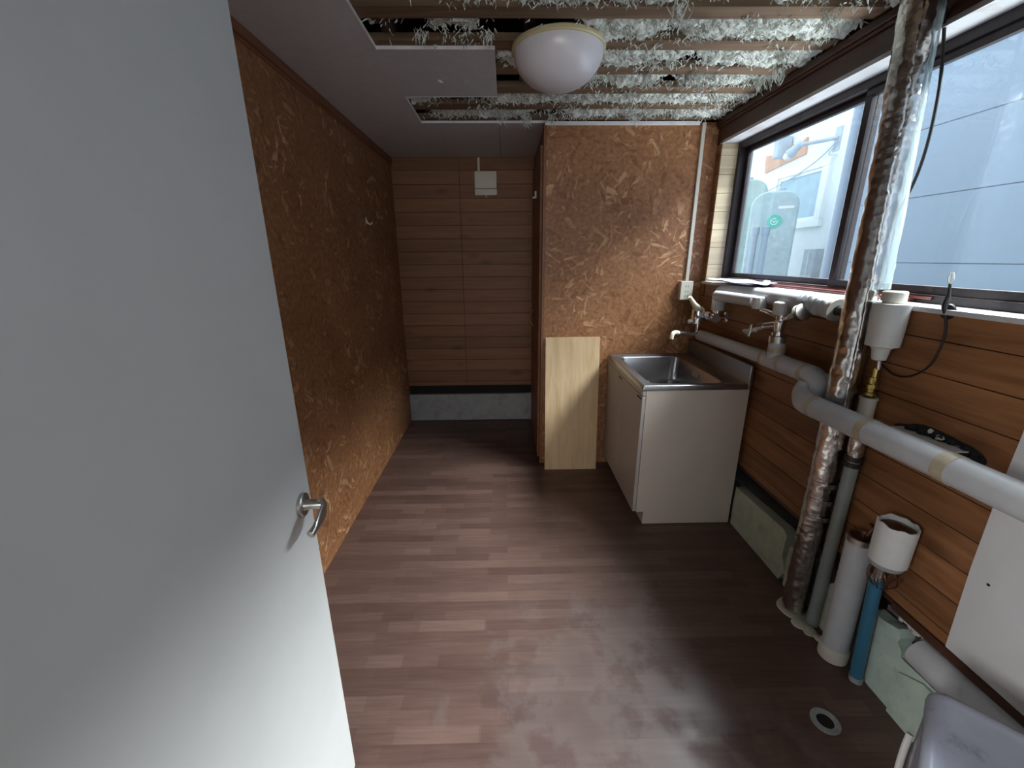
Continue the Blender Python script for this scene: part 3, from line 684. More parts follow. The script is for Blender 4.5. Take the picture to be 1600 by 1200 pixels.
bm = B(); lathe(bm, (1.198, 1.282, 0), (0, 0, 1), [(1.270, .026), (1.279, .027), (1.280, .0315), (1.306, .0315), (1.309, .029)], 28, 0, True); obj('cap', bm, 'ivory', t, smooth=35)

# long lagged waste pipe in two runs
RP = .036
t = thing('lagged_waste_pipe', 'long white lagged waste pipe stepping down along the right wall below the window', 'pipe', (1.17, 1.5, .87))
bm = B(); tube(bm, [(1.172, 2.46, .962), (1.172, 1.81, .976)], .031, 24); tube(bm, [(1.172, 2.475, .962), (1.172, 2.46, .962)], [.022, .031], 24)
obj('far_run', bm, 'vinyl', t)
bm = B(); tube(bm, [(1.172, 1.815, .976), (1.172, 1.50, .978)], RP, 28); tube(bm, [(1.172, 1.745, .985), (1.168, 1.745, 1.072)], [.033, .0315], 28); obj('tee', bm, 'vinyl', t)
bm = B(); tube(bm, smooth_path([(1.172, 1.56, .978), (1.172, 1.50, .974), (1.172, 1.462, .955), (1.172, 1.460, .915), (1.172, 1.480, .888), (1.172, 1.475, .872)], 6), [.037]*31, 28)
tube(bm, [(1.172, 1.458, .958), (1.205, 1.452, .965)], [.038, .036], 28); obj('upper_elbow', bm, 'vinyl', t)
bm = B(); tube(bm, smooth_path([(1.166, 1.512, .940), (1.150, 1.508, .912), (1.122, 1.465, .897), (1.102, 1.42, .896), (1.100, 1.33, .899)], 6), .0375, 28); obj('lower_elbow', bm, 'vinyl', t)
bm = B(); tube(bm, [(1.100, 1.36, .899), (1.100, .94, .907), (1.100, .52, .913), (1.100, .02, .918)], .0385, 32); obj('near_run', bm, 'vinyl', t)
def tape(p, d, r, w_=.020):
    bm = B(); d = Vector(d).normalized(); p = Vector(p); ring_tube(bm, p-d*w_/2, p+d*w_/2, r-.002, r+.0012); rough(bm, .0008, 50); obj('tape_band', bm, 'tape', t)
tape((1.172, 1.805, .976), (0, 1, 0), RP); tape((1.172, 1.685, .977), (0, 1, 0), RP); tape((1.172, 1.545, .976), (0, 1, 0), .0372)
tape((1.1715, 1.745, 1.030), (0, 0, 1), .0328, .026); tape((1.160, 1.510, .926), (0, 0, 1), .0385, .016); tape((1.101, 1.375, .898), (0, 1, 0), .0385)
tape((1.100, 1.15, .903), (0, 1, 0), .0388, .028); tape((1.100, .906, .9077), (0, 1, 0), .0388, .034)
bm = B(); ring_tube(bm, (1.168, 1.745, 1.060), (1.168, 1.745, 1.088), .026, .0335, 32); obj('metal_collar', bm, 'satin', t)

# upper lagged pipe below the sill
t = thing('lagged_supply_pipe', 'white lagged supply pipe running just under the window sill to the foil pipe', 'pipe', (1.2, 2.3, 1.1))
bm = B(); tube(bm, smooth_path([(1.195, 2.338, 1.125), (1.195, 2.340, 1.18), (1.195, 2.325, 1.218), (1.195, 2.28, 1.232), (1.195, 2.0, 1.238), (1.195, 1.66, 1.236)], 8), .034, 28); obj('long_run', bm, 'vinyl', t)
bm = B(); tube(bm, smooth_path([(1.150, 2.300, 1.212), (1.150, 2.15, 1.214), (1.150, 1.918, 1.216)], 6), [.010]+[.027]*12, 24); obj('branch', bm, 'vinyl', t)
bm = B(); tube(bm, [(1.195, 2.338, 1.125), (1.195, 2.338, 1.108)], .012, 14); obj('bare_pipe', bm, 'chrome', t)
bm = B(); tube(bm, smooth_path([(1.195, 1.67, 1.236), (1.195, 1.60, 1.235), (1.195, 1.50, 1.228)], 12), [.035+.004*math.sin(i*1.3) for i in range(25)], 26, True, 0, .005); obj('torn_lagging', bm, 'vinyl', t, smooth=50)
bm = B(); ring_tube(bm, (1.195, 1.500, 1.228), (1.195, 1.485, 1.226), .018, .041, 30); obj('end_ring', bm, 'ivory', t)
bm = B(); tube(bm, [(1.195, 1.52, 1.228), (1.192, 1.432, 1.224)], .0165, 16); obj('black_stub', bm, 'rubber', t)

# mixer tap over the sink
t = thing('mixer_tap', 'chrome mixer tap with a cream lever and swivel spout over the sink', 'tap', (1.18, 2.36, 1.05))
bm = B(); lathe(bm, (1.248, 2.33, 1.085), (-1, 0, 0), [(0, .030), (.008, .030), (.014, .016), (.045, .016), (.050, .024), (.080, .024)], 24, 0, True)
lathe(bm, (1.248, 2.47, 1.085), (-1, 0, 0), [(0, .030), (.008, .030), (.014, .016), (.045, .016), (.050, .024), (.080, .024)], 24, 0, True)
tube(bm, [(1.175, 2.30, 1.085), (1.175, 2.50, 1.085)], .025, 20)
lathe(bm, (1.175, 2.395, 1.085), (-1, 0, 0), [(0, .028), (.03, .031), (.080, .031), (.088, .024)], 24, 0, True)
lathe(bm, (1.112, 2.395, 1.075), (0, 0, 1), [(-.034, .022), (-.030, .030), (.022, .032), (.050, .028)], 24, 0, True)
lathe(bm, (1.150, 2.33, 1.085), (-.5, -.2, .6), [(0, .018), (.02, .020), (.034, .014)], 16, 0, True)
obj('tap_body', bm, 'chrome', t, smooth=40)
bm = B(); tube(bm, smooth_path([(1.095, 2.395, 1.06), (1.075, 2.40, 1.055), (1.065, 2.40, 1.05)], 4), [.012]*9, 16); obj('pipe_stub', bm, 'chrome', t)
bm = B(); pts = smooth_path([(1.112, 2.395, 1.116), (1.102, 2.385, 1.130), (1.070, 2.37, 1.160), (1.036, 2.355, 1.200)], 6); tube(bm, pts, [.034-.025*(i/18)**.6 for i in range(19)], 20); obj('lever', bm, 'cream', t)
bm = B(); tube(bm, smooth_path([(1.118, 2.395, 1.05), (1.117, 2.39, 1.010), (1.105, 2.375, .988), (1.07, 2.345, .990), (.98, 2.28, 1.008), (.935, 2.25, 1.016)], 6), .0085, 14); sp = obj('spout', bm, 'chrome', t)
bm = B(); tube(bm, smooth_path([(.955, 2.264, 1.012), (.930, 2.245, 1.018), (.912, 2.235, 1.010), (.906, 2.232, .985)], 5), .0115, 14); obj('spout_tip', bm, 'cream', sp)

# double valve on the tee
t = thing('stop_valve', 'chrome valve with two ribbed white knobs and a cross handle under the window', 'valve', (1.168, 1.745, 1.08))
bm = B(); lathe(bm, (1.166, 1.745, 1.086), (0, 0, 1), [(0, .018), (.004, .024), (.018, .024), (.020, .017), (.034, .021), (.060, .024), (.068, .018), (.086, .018), (.088, .023), (.095, .023)], 20, 0, True)
tube(bm, [(1.166, 1.745, 1.138), (1.135, 1.80, 1.122)], [.016, .015], 16); tube(bm, [(1.135, 1.80, 1.122), (1.120, 1.825, 1.112)], [.019, .015], 8)
tube(bm, [(1.120, 1.825, 1.112), (1.085, 1.85, 1.080)], [.0055, .005], 10)
tube(bm, smooth_path([(1.166, 1.745, 1.165), (1.150, 1.80, 1.180), (1.150, 1.86, 1.186)], 5), .010, 14)
tube(bm, smooth_path([(1.166, 1.745, 1.160), (1.168, 1.70, 1.172), (1.150, 1.665, 1.180)], 5), .010, 14)
obj('valve_body', bm, 'chrome', t, smooth=35)
def knob(c, ax, r, h):
    bm = B(); c = Vector(c); a = Vector(ax).normalized(); u = a.orthogonal().normalized(); w_ = a.cross(u); R = []
    for d, k_ in ((0, .93), (.002, 1), (h-.004, 1), (h, .92)):
        R.append([bm.verts.new(c+a*d+(u*math.cos(2*PI*i/48)+w_*math.sin(2*PI*i/48))*r*k_*(1-(.045 if i % 4 < 2 else 0))) for i in range(48)])
    for p, q in zip(R, R[1:]):
        for i in range(48): bm.faces.new((p[i], p[(i+1) % 48], q[(i+1) % 48], q[i]))
    bm.faces.new(R[0])
    mid = [bm.verts.new(c+a*(h+.003)+(u*math.cos(2*PI*i/48)+w_*math.sin(2*PI*i/48))*r*.55) for i in range(48)]
    for i in range(48): bm.faces.new((R[-1][i], R[-1][(i+1) % 48], mid[(i+1) % 48], mid[i]))
    bm.faces.new(mid); obj('knob', bm, 'white_pl', t, smooth=30)
knob((1.166, 1.745, 1.178), (-.05, 0, 1), .0335, .052); knob((1.150, 1.885, 1.188), (-.05, .0, 1), .029, .050)
bm = B()
for sx in (-1, 1):
    c = Vector((1.100, 1.840, 1.094)); d = Vector((.3*sx, .35, .55)) if sx > 0 else Vector((.55, -.55, .1)); d.normalize(); tube(bm, [c-d*.030, c, c+d*.030], [.0065, .008, .0065], 12)
obj('cross_handle', bm, 'satin', t)
bm = B(); tube(bm, [(1.150, 1.665, 1.180), (1.146, 1.635, 1.192)], .013, 12); lathe(bm, (1.146, 1.635, 1.192), (.15, -1, .42), [(0, .014), (.012, .018), (.016, .030), (.022, .033), (.024, .014), (.034, .014), (.036, .033), (.041, .033), (.043, .02)], 28, 0, True)
obj('flange', bm, 'satin', t, smooth=30)

# papers on the sill
t = None
def sheet(name, pts, z, amp, label, mat, seed):
    bm = B(); nx, ny = 12, 6; g = {}
    for i in range(nx+1):
        for j in range(ny+1):
            u, v = i/nx, j/ny; p = (Vector(pts[0])*(1-u)+Vector(pts[1])*u)*(1-v)+(Vector(pts[3])*(1-u)+Vector(pts[2])*u)*v
            n_ = noise.noise(Vector((u*3+seed, v*3, seed))); g[i, j] = bm.verts.new((p.x, p.y, z+.003+amp*(.5+.5*n_)))
    for i in range(nx):
        for j in range(ny): bm.faces.new((g[i, j], g[i+1, j], g[i+1, j+1], g[i, j+1]))
    o = obj(name, bm, mat, smooth=60, origin=(pts[0][0], pts[0][1], z)); s = o.modifiers.new('thick', 'SOLIDIFY'); s.thickness = .0015; s.offset = 1
    return tag(o, label, 'paper')
sheet('folded_paper', [(1.178, 2.50), (1.178, 1.98), (1.33, 2.06), (1.33, 2.52)], WZ0+.004, .022, 'crumpled lavender paper lying on the far end of the window sill', 'paper', 2.2)
bm = B(); tube(bm, [(1.300, 2.08, WZ0+.010), (1.300, 1.36, WZ0+.010)], .008, 10); 
tag(obj('curtain_rod', bm, 'rail', origin=(1.3, 1.7, WZ0)), 'thin reddish rod lying along the window sill', 'rod')
bm = B(); lathe(bm, (1.300, 2.10, WZ0+.016), (0, 1, 0), [(-.02, .008), (-.015, .015), (.012, .016), (.02, .006)], 16, 0, True)
tag(obj('roller_wheel', bm, 'ivory', origin=(1.3, 2.1, WZ0)), 'small white roller at the end of the rod on the sill', 'roller')

# cables
bm = B(); tube(bm, smooth_path([(1.225, 1.385, 2.10), (1.245, 1.395, 2.05), (1.262, 1.375, 1.86), (1.262, 1.378, 1.65), (1.245, 1.432, 1.455)], 10), [.0045]*37+[.0035]*3+[.001], 8)
tag(obj('hanging_cable', bm, 'rubber', origin=(1.25, 1.4, 2.1)), 'thin black cable hanging from the window head past the foil pipe', 'cable')
t = thing('cut_cable', 'black cable with frayed pale end poking over the sill and looping down the wall', 'cable', (1.235, 1.16, 1.28))
bm = B(); tube(bm, smooth_path([(1.237, 1.165, 1.338), (1.236, 1.160, 1.30), (1.229, 1.155, 1.275), (1.238, 1.150, 1.24), (1.240, 1.143, 1.19), (1.240, 1.157, 1.11), (1.240, 1.205, 1.06), (1.240, 1.26, 1.05), (1.234, 1.312, 1.075)], 8), [.003+.005*math.exp(-((i-12)/7)**2) for i in range(65)], 10); obj('sheath', bm, 'rubber', t)
bm = B()
for i in range(9):
    dx, dy = random.uniform(-.006, .006), random.uniform(-.009, .009); tube(bm, smooth_path([(1.237, 1.165, 1.330), (1.237+dx, 1.166+dy, 1.350), (1.237+dx*.6, 1.168+dy*.5, 1.368)], 4), .0009, 5)
obj('frayed_strands', bm, 'fibre', t)
bm = B(); lathe(bm, (1.2445, 1.155, 1.262), (-1, 0, 0), [(0, .022), (.004, .020), (.010, .008)], 16, 0, True); obj('clip', bm, 'rubber', t)

# torn opening with plate and scorched lagging
t = thing('access_hole', 'torn opening in the planks behind the near white pipe, rimmed by a thin metal plate', 'wall opening', (1.245, 1.09, .88))
bm = B(); pts = []
for k in range(28):
    a = 2*PI*k/28; rr = 1+.22*noise.noise(Vector((math.cos(a)*1.5, math.sin(a)*1.5, 4))); pts.append((1.075+.125*rr*math.cos(a), .895+.036*rr*math.sin(a)))
prism(bm, pts, 'x', 1.2445, 1.2475); obj('hole', bm, 'soot', t, smooth=0)
bm = B(); prism(bm, [(.985, .914), (1.19, .902), (1.19, .898), (.985, .910)], 'x', 1.195, 1.246); obj('metal_plate', bm, 'white_pl', t, smooth=0)
bm = B()
for i in range(46):
    c = Vector((1.240-random.random()*.010, .975+.2*i/46+random.gauss(0, .004), .905+random.gauss(0, .008)))
    b2 = bmesh.ops.create_icosphere(bm, subdivisions=2, radius=random.uniform(.006, .013), matrix=Matrix.Translation(c))
rough(bm, .005, 90); obj('dark_fluff', bm, 'soot', t)
bm = B()
for i in range(5):
    c = Vector((1.232, 1.10-.018*i+random.gauss(0, .006), .925-.006*i)); bmesh.ops.create_icosphere(bm, subdivisions=2, radius=random.uniform(.005, .012), matrix=Matrix.Translation(c))
rough(bm, .005, 90, 0, 3); obj('pale_fluff', bm, 'fibre', t)

# ---------------------------------------------------------------- things at the foot of the right wall
t = thing('white_standpipe', 'thick white lagged standpipe rising from the floor by the foam board', 'pipe', (1.193, 1.155, 0))
bm = B(); tube(bm, [(1.193, 1.160, .045), (1.193, 1.165, .28), (1.193, 1.170, .50)], .041, 32); obj('pipe_body', bm, 'vinyl', t)
bm = B(); lathe(bm, (1.193, 1.160, 0), (0, 0, 1), [(0, .040), (.004, .046), (.048, .0465), (.056, .042)], 32, 0, True); obj('base_socket', bm, 'ivory', t)
bm = B(); ring_tube(bm, (1.193, 1.170, .492), (1.193, 1.170, .512), .034, .0425, 32); obj('metal_ring', bm, 'satin', t)
bm = B(); tube(bm, [(1.193, 1.170, .49), (1.193, 1.170, .505)], .034, 24)
tube(bm, smooth_path([(1.198, 1.160, .50), (1.190, 1.150, .53), (1.198, 1.146, .56), (1.190, 1.150, .575)], 5), [.007]*6+[.005]*10, 10); obj('cut_copper_stub', bm, 'copper', t)
t = thing('capped_supply_pipe', 'blue supply pipe under a white cylindrical cap in front of the foam board', 'pipe', (1.19, 1.06, 0))
bm = B(); tube(bm, [(1.205, 1.068, .004), (1.192, 1.070, .20), (1.178, 1.072, .425)], .0185, 20); obj('blue_pipe', bm, 'blue', t)
bm = B(); tube(bm, [(1.206, 1.068, .001), (1.205, 1.068, .022)], .0205, 20); rough(bm, .002, 60); obj('pipe_foot', bm, 'grey_pl', t)
bm = B(); tube(bm, [(1.178, 1.072, .42), (1.176, 1.068, .44)], [.017, .013], 16); tube(bm, [(1.176, 1.068, .44), (1.174, 1.064, .50)], .010, 12); obj('threaded_end', bm, 'chrome', t)
bm = B()
for i in range(8):
    a = i*.8; r = .030+.008*random.random(); x0, y0 = 1.178, 1.058
    tube(bm, smooth_path([(x0+.008*math.cos(a), y0+.008*math.sin(a), .50), (x0+r*math.cos(a), y0+r*math.sin(a), .475), (x0+r*1.1*math.cos(a+.3), y0+r*1.1*math.sin(a+.3), .44), (x0+.012*math.cos(a+.4), y0+.012*math.sin(a+.4), .408)], 5), .0021, 7)
obj('wire_bundle', bm, 'copper', t)
bm = B(); lathe(bm, (1.177, 1.058, 0), (0, 0, 1), [(.488, .030), (.492, .042), (.512, .046), (.514, .045)], 36, 0, True); obj('cap_collar', bm, 'grey_pl', t, smooth=40)
bm = B(); lathe(bm, (1.177, 1.056, 0), (0, 0, 1), [(.510, .0485), (.640, .050), (.642, .049), (.640, .044), (.625, .043), (.624, 0)], 40); 
for v in bm.verts:
    if v.co.z > .636: v.co.z += .010*noise.noise(v.co*45)
cp = obj('cap', bm, 'white_pl', t, smooth=40)
bm = B(); lathe(bm, (1.177, 1.056, 0), (0, 0, 1), [(.626, 0), (.632, .02), (.629, .0415), (.620, .0415)], 24); rough(bm, .003, 50); obj('rusty_plug', bm, 'copper', cp)

def slab(pts, x0, x1, name, mat, label, grp='foam pieces along the foot of the right wall', amp=.002, org=None):
    bm = B(); prism(bm, pts, 'x', x0, x1); bmesh.ops.triangulate(bm, faces=bm.faces[:]); bmesh.ops.subdivide_edges(bm, edges=bm.edges[:], cuts=2); rough(bm, amp, 22)
    for v in bm.verts: v.co.z = max(v.co.z, .0005)
    return tag(obj(name, bm, mat, smooth=0, bevel=0, origin=org or (x0, pts[0][0], 0)), label, 'foam board', grp)
slab([(1.966, 0), (1.966, .226), (1.72, .238), (1.575, .246), (1.548, .232), (1.550, .12), (1.515, .06), (1.545, 0)], 1.236, 1.284, 'foam_board', 'foam_y', 'long cream foam board at the wall foot beside the sink cabinet')
slab([(1.505, 0), (1.512, .12), (1.508, .20), (1.470, .226), (1.420, .205), (1.412, .08), (1.440, 0)], 1.232, 1.280, 'foam_offcut', 'foam_y', 'rounded foam offcut standing left of the foil pipe', amp=.004)
slab([(1.290, .0), (1.296, .12), (1.288, .205), (1.262, .24), (1.232, .225), (1.215, .10), (1.215, .0)], 1.236, 1.280, 'foam_offcut', 'foam_y', 'foam offcut between the grey pipe and the white standpipe', amp=.004)
prof = [(1.112, 0), (1.110, .262), (1.060, .268), (1.012, .282), (.998, .262), (1.004, .240), (.985, .225), (.982, .205), (.950, .195), (.915, .206), (.880, .208), (.60, .208), (.60, .15), (.60, 0)]
slab(prof, 1.232, 1.280, 'foam_board', 'foam', 'pale green foam board with a torn top edge behind the blue pipe')
bm = B(); prism(bm, [(.965, 0), (.968, .16), (.90, .200), (.60, .204), (.60, 0)], 'x', 1.222, 1.2305); rough(bm, .0015, 20, 3)
for v in bm.verts: v.co.z = max(v.co.z, .0005)
tag(obj('foam_sheet', bm, 'foam', smooth=0, origin=(1.222, .78, 0)), 'second green foam layer in front of the torn board, nearest the grey bin', 'foam board', 'foam pieces along the foot of the right wall')
bm = B()
for i in range(7):
    c = Vector((1.262+random.gauss(0, .008), 1.035-.012*i, .305+random.gauss(0, .004))); bmesh.ops.create_icosphere(bm, subdivisions=2, radius=random.uniform(.007, .014), matrix=Matrix.Translation(c))
rough(bm, .006, 70); tag(obj('plaster_crumbs', bm, 'fibre', origin=(1.262, 1.0, .29)), 'pale crumbs and fluff lying on the torn foam edge', 'debris', kind='stuff')
# scraps round the foil pipe foot
bm = B(); 
for (x, y, r) in ((1.170, 1.300, .030), (1.182, 1.262, .026), (1.195, 1.23, .018)):
    lathe(bm, (x, y, .0), (0, 0, 1), [(.0005, r), (.009, r*.95), (.012, r*.6), (.012, 0)], 14, 0)
rough(bm, .005, 40)
for v in bm.verts: v.co.z = max(v.co.z, .0005)
tag(obj('sealant_lump', bm, 'ivory', origin=(1.18, 1.26, 0)), 'flattened ivory sealant lump on the floor by the pipes', 'sealant')
bm = B(); tube(bm, smooth_path([(1.248, .952, .262), (1.248, .945, .262), (1.248, .925, .262), (1.246, .80, .268), (1.240, .35, .285), (1.240, .0, .29)], 6), [.030, .040, .046, .048, .048, .048]+[.048]*25, 28)
tag(obj('lying_pipe', bm, 'vinyl', origin=(1.248, .5, .26)), 'white lagged pipe with rounded end lying along the wall foot above the foam', 'pipe')

# floor drain
t = thing('floor_drain', 'round open drain hole with a pale ring in the floor at lower right', 'drain', (1.001, .936, 0))
bm = B(); ring_tube(bm, (1.001, .936, .0005), (1.001, .936, .004), .024, .041, 40); obj('ring', bm, 'concrete_pale', t)
bm = B(); lathe(bm, (1.001, .936, 0), (0, 0, 1), [(.0012, 0), (.0012, .0255)], 32); obj('opening', bm, 'black', t)

# grey bin in the near right corner, turned on its corner
a_ = math.atan2(-.156, -.170); cx, cy = .980, .711; BZ = .46
ux = Vector((-.740, -.672, 0)); uy = Vector((.672, -.740, 0))
Rm = Matrix(((ux.x, uy.x, 0, cx), (ux.y, uy.y, 0, cy), (0, 0, 1, 0), (0, 0, 0, 1)))
t = thing('storage_bin', 'grey plastic storage bin with rounded lid in the near right corner', 'bin', (cx, cy, 0))
def rrect(bm, x0, x1, y0, y1, r, z, n=6):
    out = []
    for qx, qy, a0 in ((x1-r, y1-r, 0), (x0+r, y1-r, 90), (x0+r, y0+r, 180), (x1-r, y0+r, 270)):
        for k in range(n+1): a = rad(a0+90*k/n); out.append(bm.verts.new(Rm @ Vector((qx+r*math.cos(a), qy+r*math.sin(a), z))))
    return out
def loftl(bm, seq, cap0=True, cap1=True):
    for a, b in zip(seq, seq[1:]):
        for k in range(len(a)): bm.faces.new((a[k], a[(k+1) % len(a)], b[(k+1) % len(b)], b[k]))
    if cap0: bm.faces.new(seq[0])
    if cap1: bm.faces.new(seq[-1])
LX, LY = .36, .30
bm = B(); loftl(bm, [rrect(bm, .008, LX-.008, .008, LY-.008, .03, .001), rrect(bm, .005, LX-.005, .005, LY-.005, .035, BZ-.05), rrect(bm, .008, LX-.008, .008, LY-.008, .035, BZ-.045), rrect(bm, .008, LX-.008, .008, LY-.008, .035, BZ-.03)]); obj('bin_body', bm, 'bin', t, smooth=40)
bm = B(); loftl(bm, [rrect(bm, .002, LX-.002, .002, LY-.002, .034, BZ-.032), rrect(bm, 0, LX, 0, LY, .034, BZ-.024), rrect(bm, .001, LX-.001, .001, LY-.001, .034, BZ-.012), rrect(bm, .006, LX-.006, .006, LY-.006, .03, BZ-.004),
     rrect(bm, .014, LX-.014, .014, LY-.014, .026, BZ), rrect(bm, .026, LX-.026, .026, LY-.026, .02, BZ), rrect(bm, .032, LX-.032, .032, LY-.032, .018, BZ-.004)]); obj('bin_lid', bm, 'bin', t, smooth=50)
bm = B(); pts = [Rm @ Vector(p) for p in ((.046, -.004, .335), (.058, -.006, .30), (.072, -.006, .26), (.090, -.004, .21))]
tube(bm, smooth_path(pts, 5), .007, 10); obj('bin_handle', bm, 'white_pl', t)

# ---------------------------------------------------------------- outdoors
bm = B(); box(bm, 1.43, 14, -6, 20, -.35, -.3); struct(obj('ground', bm, 'ground', smooth=0))
# near neighbour wall: big panels with horizontal joints
bm = B(); zz = -.3; X1 = 3.0; Y1 = 3.93
zlev = [-.3, -.005, .450, .905, 1.360, 1.816, 2.272]
while zlev[-1] < 3.0: zlev.append(zlev[-1]+.455)
for a, b in zip(zlev, zlev[1:]): box(bm, X1, X1+.014, -5, Y1, a+.0035, b-.0035)
box(bm, X1+.012, X1+.05, -5, Y1-.01, -.3, zlev[-1])
nb = thing('neighbour_wall', 'pale blue panelled wall of the neighbouring house close outside the window', 'building', (X1, 0, -.3))
obj('siding', bm, 'siding', nb, smooth=0)
bm = B(); box(bm, X1-.012, X1+.05, Y1, Y1+.06, -.3, zlev[-1]); box(bm, X1-.012, X1+.002, Y1-.05, Y1, -.3, zlev[-1]); obj('corner_trim', bm, 'out_white', nb, smooth=0, bevel=.004)
bm = B(); tube(bm, [(X1-.05, Y1-.02, -.3), (X1-.05, Y1-.02, 3.0)], .03, 16); obj('downpipe', bm, 'siding', nb)
bm = B(); box(bm, X1+.05, 3.97, Y1, Y1+.05, -.3, zlev[-1]); obj('side_wall', bm, 'siding', nb, smooth=0)
# white house further off
X2 = 4.0
hs = thing('white_house', 'bright white stucco house seen beyond the left window sash', 'building', (X2, 6, -.3))
bm = B(); box(bm, X2, X2+.2, 3.9, 7.55, -.3, 3.15); obj('wall', bm, 'stucco', hs, smooth=0)
bm = B(); box(bm, X2-.012, X2+.02, 7.20, 7.34, -.3, 3.15); obj('corner_board', bm, 'out_white', hs, smooth=0)
bm = B(); y0, y1, z0, z1 = 5.53, 6.62, 1.77, 2.56
for a in ((y0, y1, z0, z0+.09), (y0, y1, z1-.09, z1), (y0, y0+.10, z0+.09, z1-.09), (y1-.10, y1, z0+.09, z1-.09)): box(bm, X2-.05, X2+.01, *a)
for a in ((y0+.1, y1-.1, z0+.09, z0+.13), (y0+.1, y1-.1, z1-.13, z1-.09), (y0+.1, y0+.14, z0+.13, z1-.13), (y1-.14, y1-.1, z0+.13, z1-.13)): box(bm, X2-.03, X2+.01, *a)
wf = obj('window_frame', bm, 'out_white', hs, bevel=.006); bm = B(); box(bm, X2-.012, X2-.004, y0+.14, y1-.14, z0+.13, z1-.13); obj('pane', bm, 'out_glass', wf, smooth=0)
bm = B(); prism(bm, [(6.05, 2.70), (6.92, 2.62), (6.95, 2.86), (6.6, 2.80), (6.35, 2.88), (6.2, 2.84), (6.07, 2.90)], 'x', X2-.03, X2+.0); obj('exposed_board', bm, 'fascia', hs, smooth=0)
bm = B(); box(bm, X2-.20, X2-.01, 6.38, 6.50, 2.72, 3.0); obj('vent_pipe', bm, 'out_grey', hs, bevel=.02)
bm = B(); box(bm, X2-.10, X2, 5.40, 5.62, .85, 1.50); mb = obj('meter_box', bm, 'out_grey', hs, bevel=.008)
bm = B(); box(bm, X2-.106, X2-.098, 5.505, 5.515, .86, 1.49); box(bm, X2-.104, X2-.098, 5.41, 5.61, 1.16, 1.17); box(bm, X2-.104, X2-.098, 5.41, 5.61, .99, 1.0); obj('seam', bm, 'out_white', mb, smooth=0)
bm = B(); tube(bm, [(X2-.06, 5.22, -.3), (X2-.06, 5.22, 2.3)], .05, 16); obj('downpipe', bm, 'out_white', hs)
bm = B(); tube(bm, smooth_path([(X2-.05, 5.62, 1.06), (X2-.06, 5.72, 1.10), (X2-.06, 5.80, 1.06), (X2-.06, 5.74, 1.03), (X2-.05, 5.62, 1.04)], 5), .006, 6); obj('wire_loop', bm, 'out_grey', hs)
# spotlight arm with wires
t = thing('outdoor_spotlight', 'grey outdoor spotlight on a bracket arm on the white house', 'spotlight', (X2, 5.53, 2.75))
bm = B(); box(bm, X2-.01, X2, 5.48, 5.58, 2.62, 2.88); tube(bm, [(X2-.01, 5.53, 2.76), (X2-.35, 5.70, 2.72)], .022, 10); obj('bracket_arm', bm, 'out_grey', t)
bm = B(); c = Vector((X2-.36, 5.72, 2.70)); ax = Vector((-.25, .7, -.55)); lathe(bm, c, ax, [(-.07, .03), (-.05, .045), (.04, .05), (.06, .055), (.10, .065), (.105, .055)], 20, 0, True); obj('lamp_head', bm, 'out_grey', t)
bm = B(); c2 = c+ax.normalized()*.11; lathe(bm, c2, ax, [(0, .045), (.03, .05), (.06, .035), (.075, 0)], 16, 0); obj('bulb', bm, 'out_white', t)
bm = B(); tube(bm, smooth_path([(X2-.03, 5.50, 2.72), (X2-.05, 5.72, 2.58), (X2-.05, 6.1, 2.46), (X2-.08, 6.65, 2.34)], 8), .008, 6); tube(bm, smooth_path([(X2-.03, 5.52, 2.68), (X2-.03, 5.60, 2.60), (X2-.03, 5.46, 2.56)], 6), .006, 6); obj('wire', bm, 'out_grey', t)
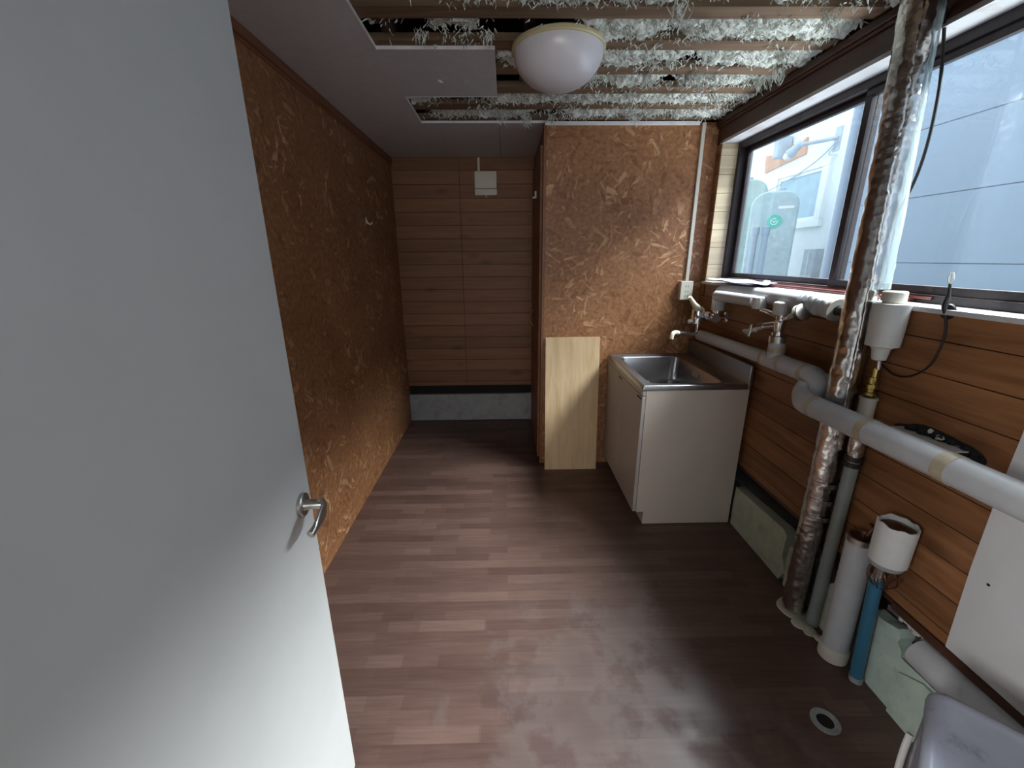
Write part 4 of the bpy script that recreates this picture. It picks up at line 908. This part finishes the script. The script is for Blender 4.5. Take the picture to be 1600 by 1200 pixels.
# two kerosene tanks
def tank(label, loc, rz, mat, sticker, width=.62, height=1.25, depth=.30):
    t = thing('fuel_tank', label, 'tank', loc, 'fuel tanks outside the window')
    L0 = Matrix.Translation(loc) @ Matrix.Rotation(rz, 4, 'Z')
    bm = B(); n = 12; r = .17; prof = []
    for cx_, cz_, a0 in ((width/2-r, height-r, 0), (-width/2+r, height-r, 90), (-width/2+r, r, 180), (width/2-r, r, 270)):
        for k in range(n+1): a = rad(a0+90*k/n); prof.append((cx_+r*math.cos(a), cz_+r*math.sin(a)))
    prism(bm, prof, 'y', -depth/2, depth/2); 
    for v in bm.verts: v.co.z += .35
    bm.transform(L0); b = obj('tank_body', bm, mat, t, bevel=.02, smooth=35)
    for sx in (-1, 1):
        for sy in (-1, 1): bm = B(); box(bm, sx*width*.36-.02, sx*width*.36+.02, sy*depth*.35-.02, sy*depth*.35+.02, 0, .38); bm.transform(L0); obj('tank_leg', bm, 'out_grey', t)
    bm = B(); lathe(bm, (0.05, 0, .35+height), (0, 0, 1), [(-.01, .04), (.04, .04), (.05, .03)], 16, 0, True); bm.transform(L0); obj('filler_cap', bm, 'out_grey', t)
    if sticker:
        bm = B(); lathe(bm, (.02, -depth/2-.001, .35+height-.34), (0, -1, 0), [(0, 0), (.002, 0), (.002, .078), (0, .078)], 32); bm.transform(L0); s = obj('round_sticker', bm, 'sticker', b)
        bm = B(); c = Vector((.02, -depth/2-.0035, .35+height-.34)); ring = [c+Vector((math.cos(a)*.034, 0, math.sin(a)*.034)) for a in [rad(q) for q in range(60, 400, 20)]]
        tube(bm, ring, .005, 6); tube(bm, [c+Vector((-.014, 0, .01)), c+Vector((0, 0, -.012)), c+Vector((.016, 0, .012))], .005, 6); bm.transform(L0); obj('sticker_emblem', bm, 'out_white', s)
        bm = B(); box(bm, .04, .20, -depth/2-.003, -depth/2-.0005, .35+height-.20, .35+height-.17); bm.transform(L0); obj('name_strip', bm, 'out_white', b, smooth=0)
tank('grey fuel tank with a round green sticker outside the left sash', (3.30, 5.42, -.3), rad(-32), 'tank', True, .50, 2.10)
tank('taller greenish fuel tank at the left, behind the one with the green sticker', (3.18, 5.95, -.3), rad(-32), 'tank_g', False, .56, 2.30)
for dx, lb in ((0, 'left one of the two pale vertical pipes in front of the fuel tanks outside'), (.09, 'right one of the two pale vertical pipes in front of the fuel tanks outside')):
    bm = B(); tube(bm, [(2.89+dx, 5.04-dx*.6, -.3), (2.89+dx, 5.04-dx*.6, 1.71)], .033, 14); ring_tube(bm, (2.89+dx, 5.04-dx*.6, 1.65), (2.89+dx, 5.04-dx*.6, 1.73), .028, .042, 18)
    tag(obj('outdoor_pipe', bm, 'siding', origin=(2.89+dx, 5.04, -.3)), lb, 'pipe', 'pipes in front of the fuel tanks')
bm = B(); prism(bm, [(6.7, 2.02), (8.6, 2.02), (8.6, 2.30), (6.7, 2.30)], 'x', 4.3, 4.36)
for i in range(24): tube(bm, [(4.3+.0, 6.75+i*.08, 2.30), (4.9, 6.75+i*.08, 2.36)], .035, 8)
tag(obj('shed_roof', bm, 'out_grey', origin=(4.3, 7.6, 2.0)), 'low corrugated shed roof seen over the fuel tanks', 'shed')
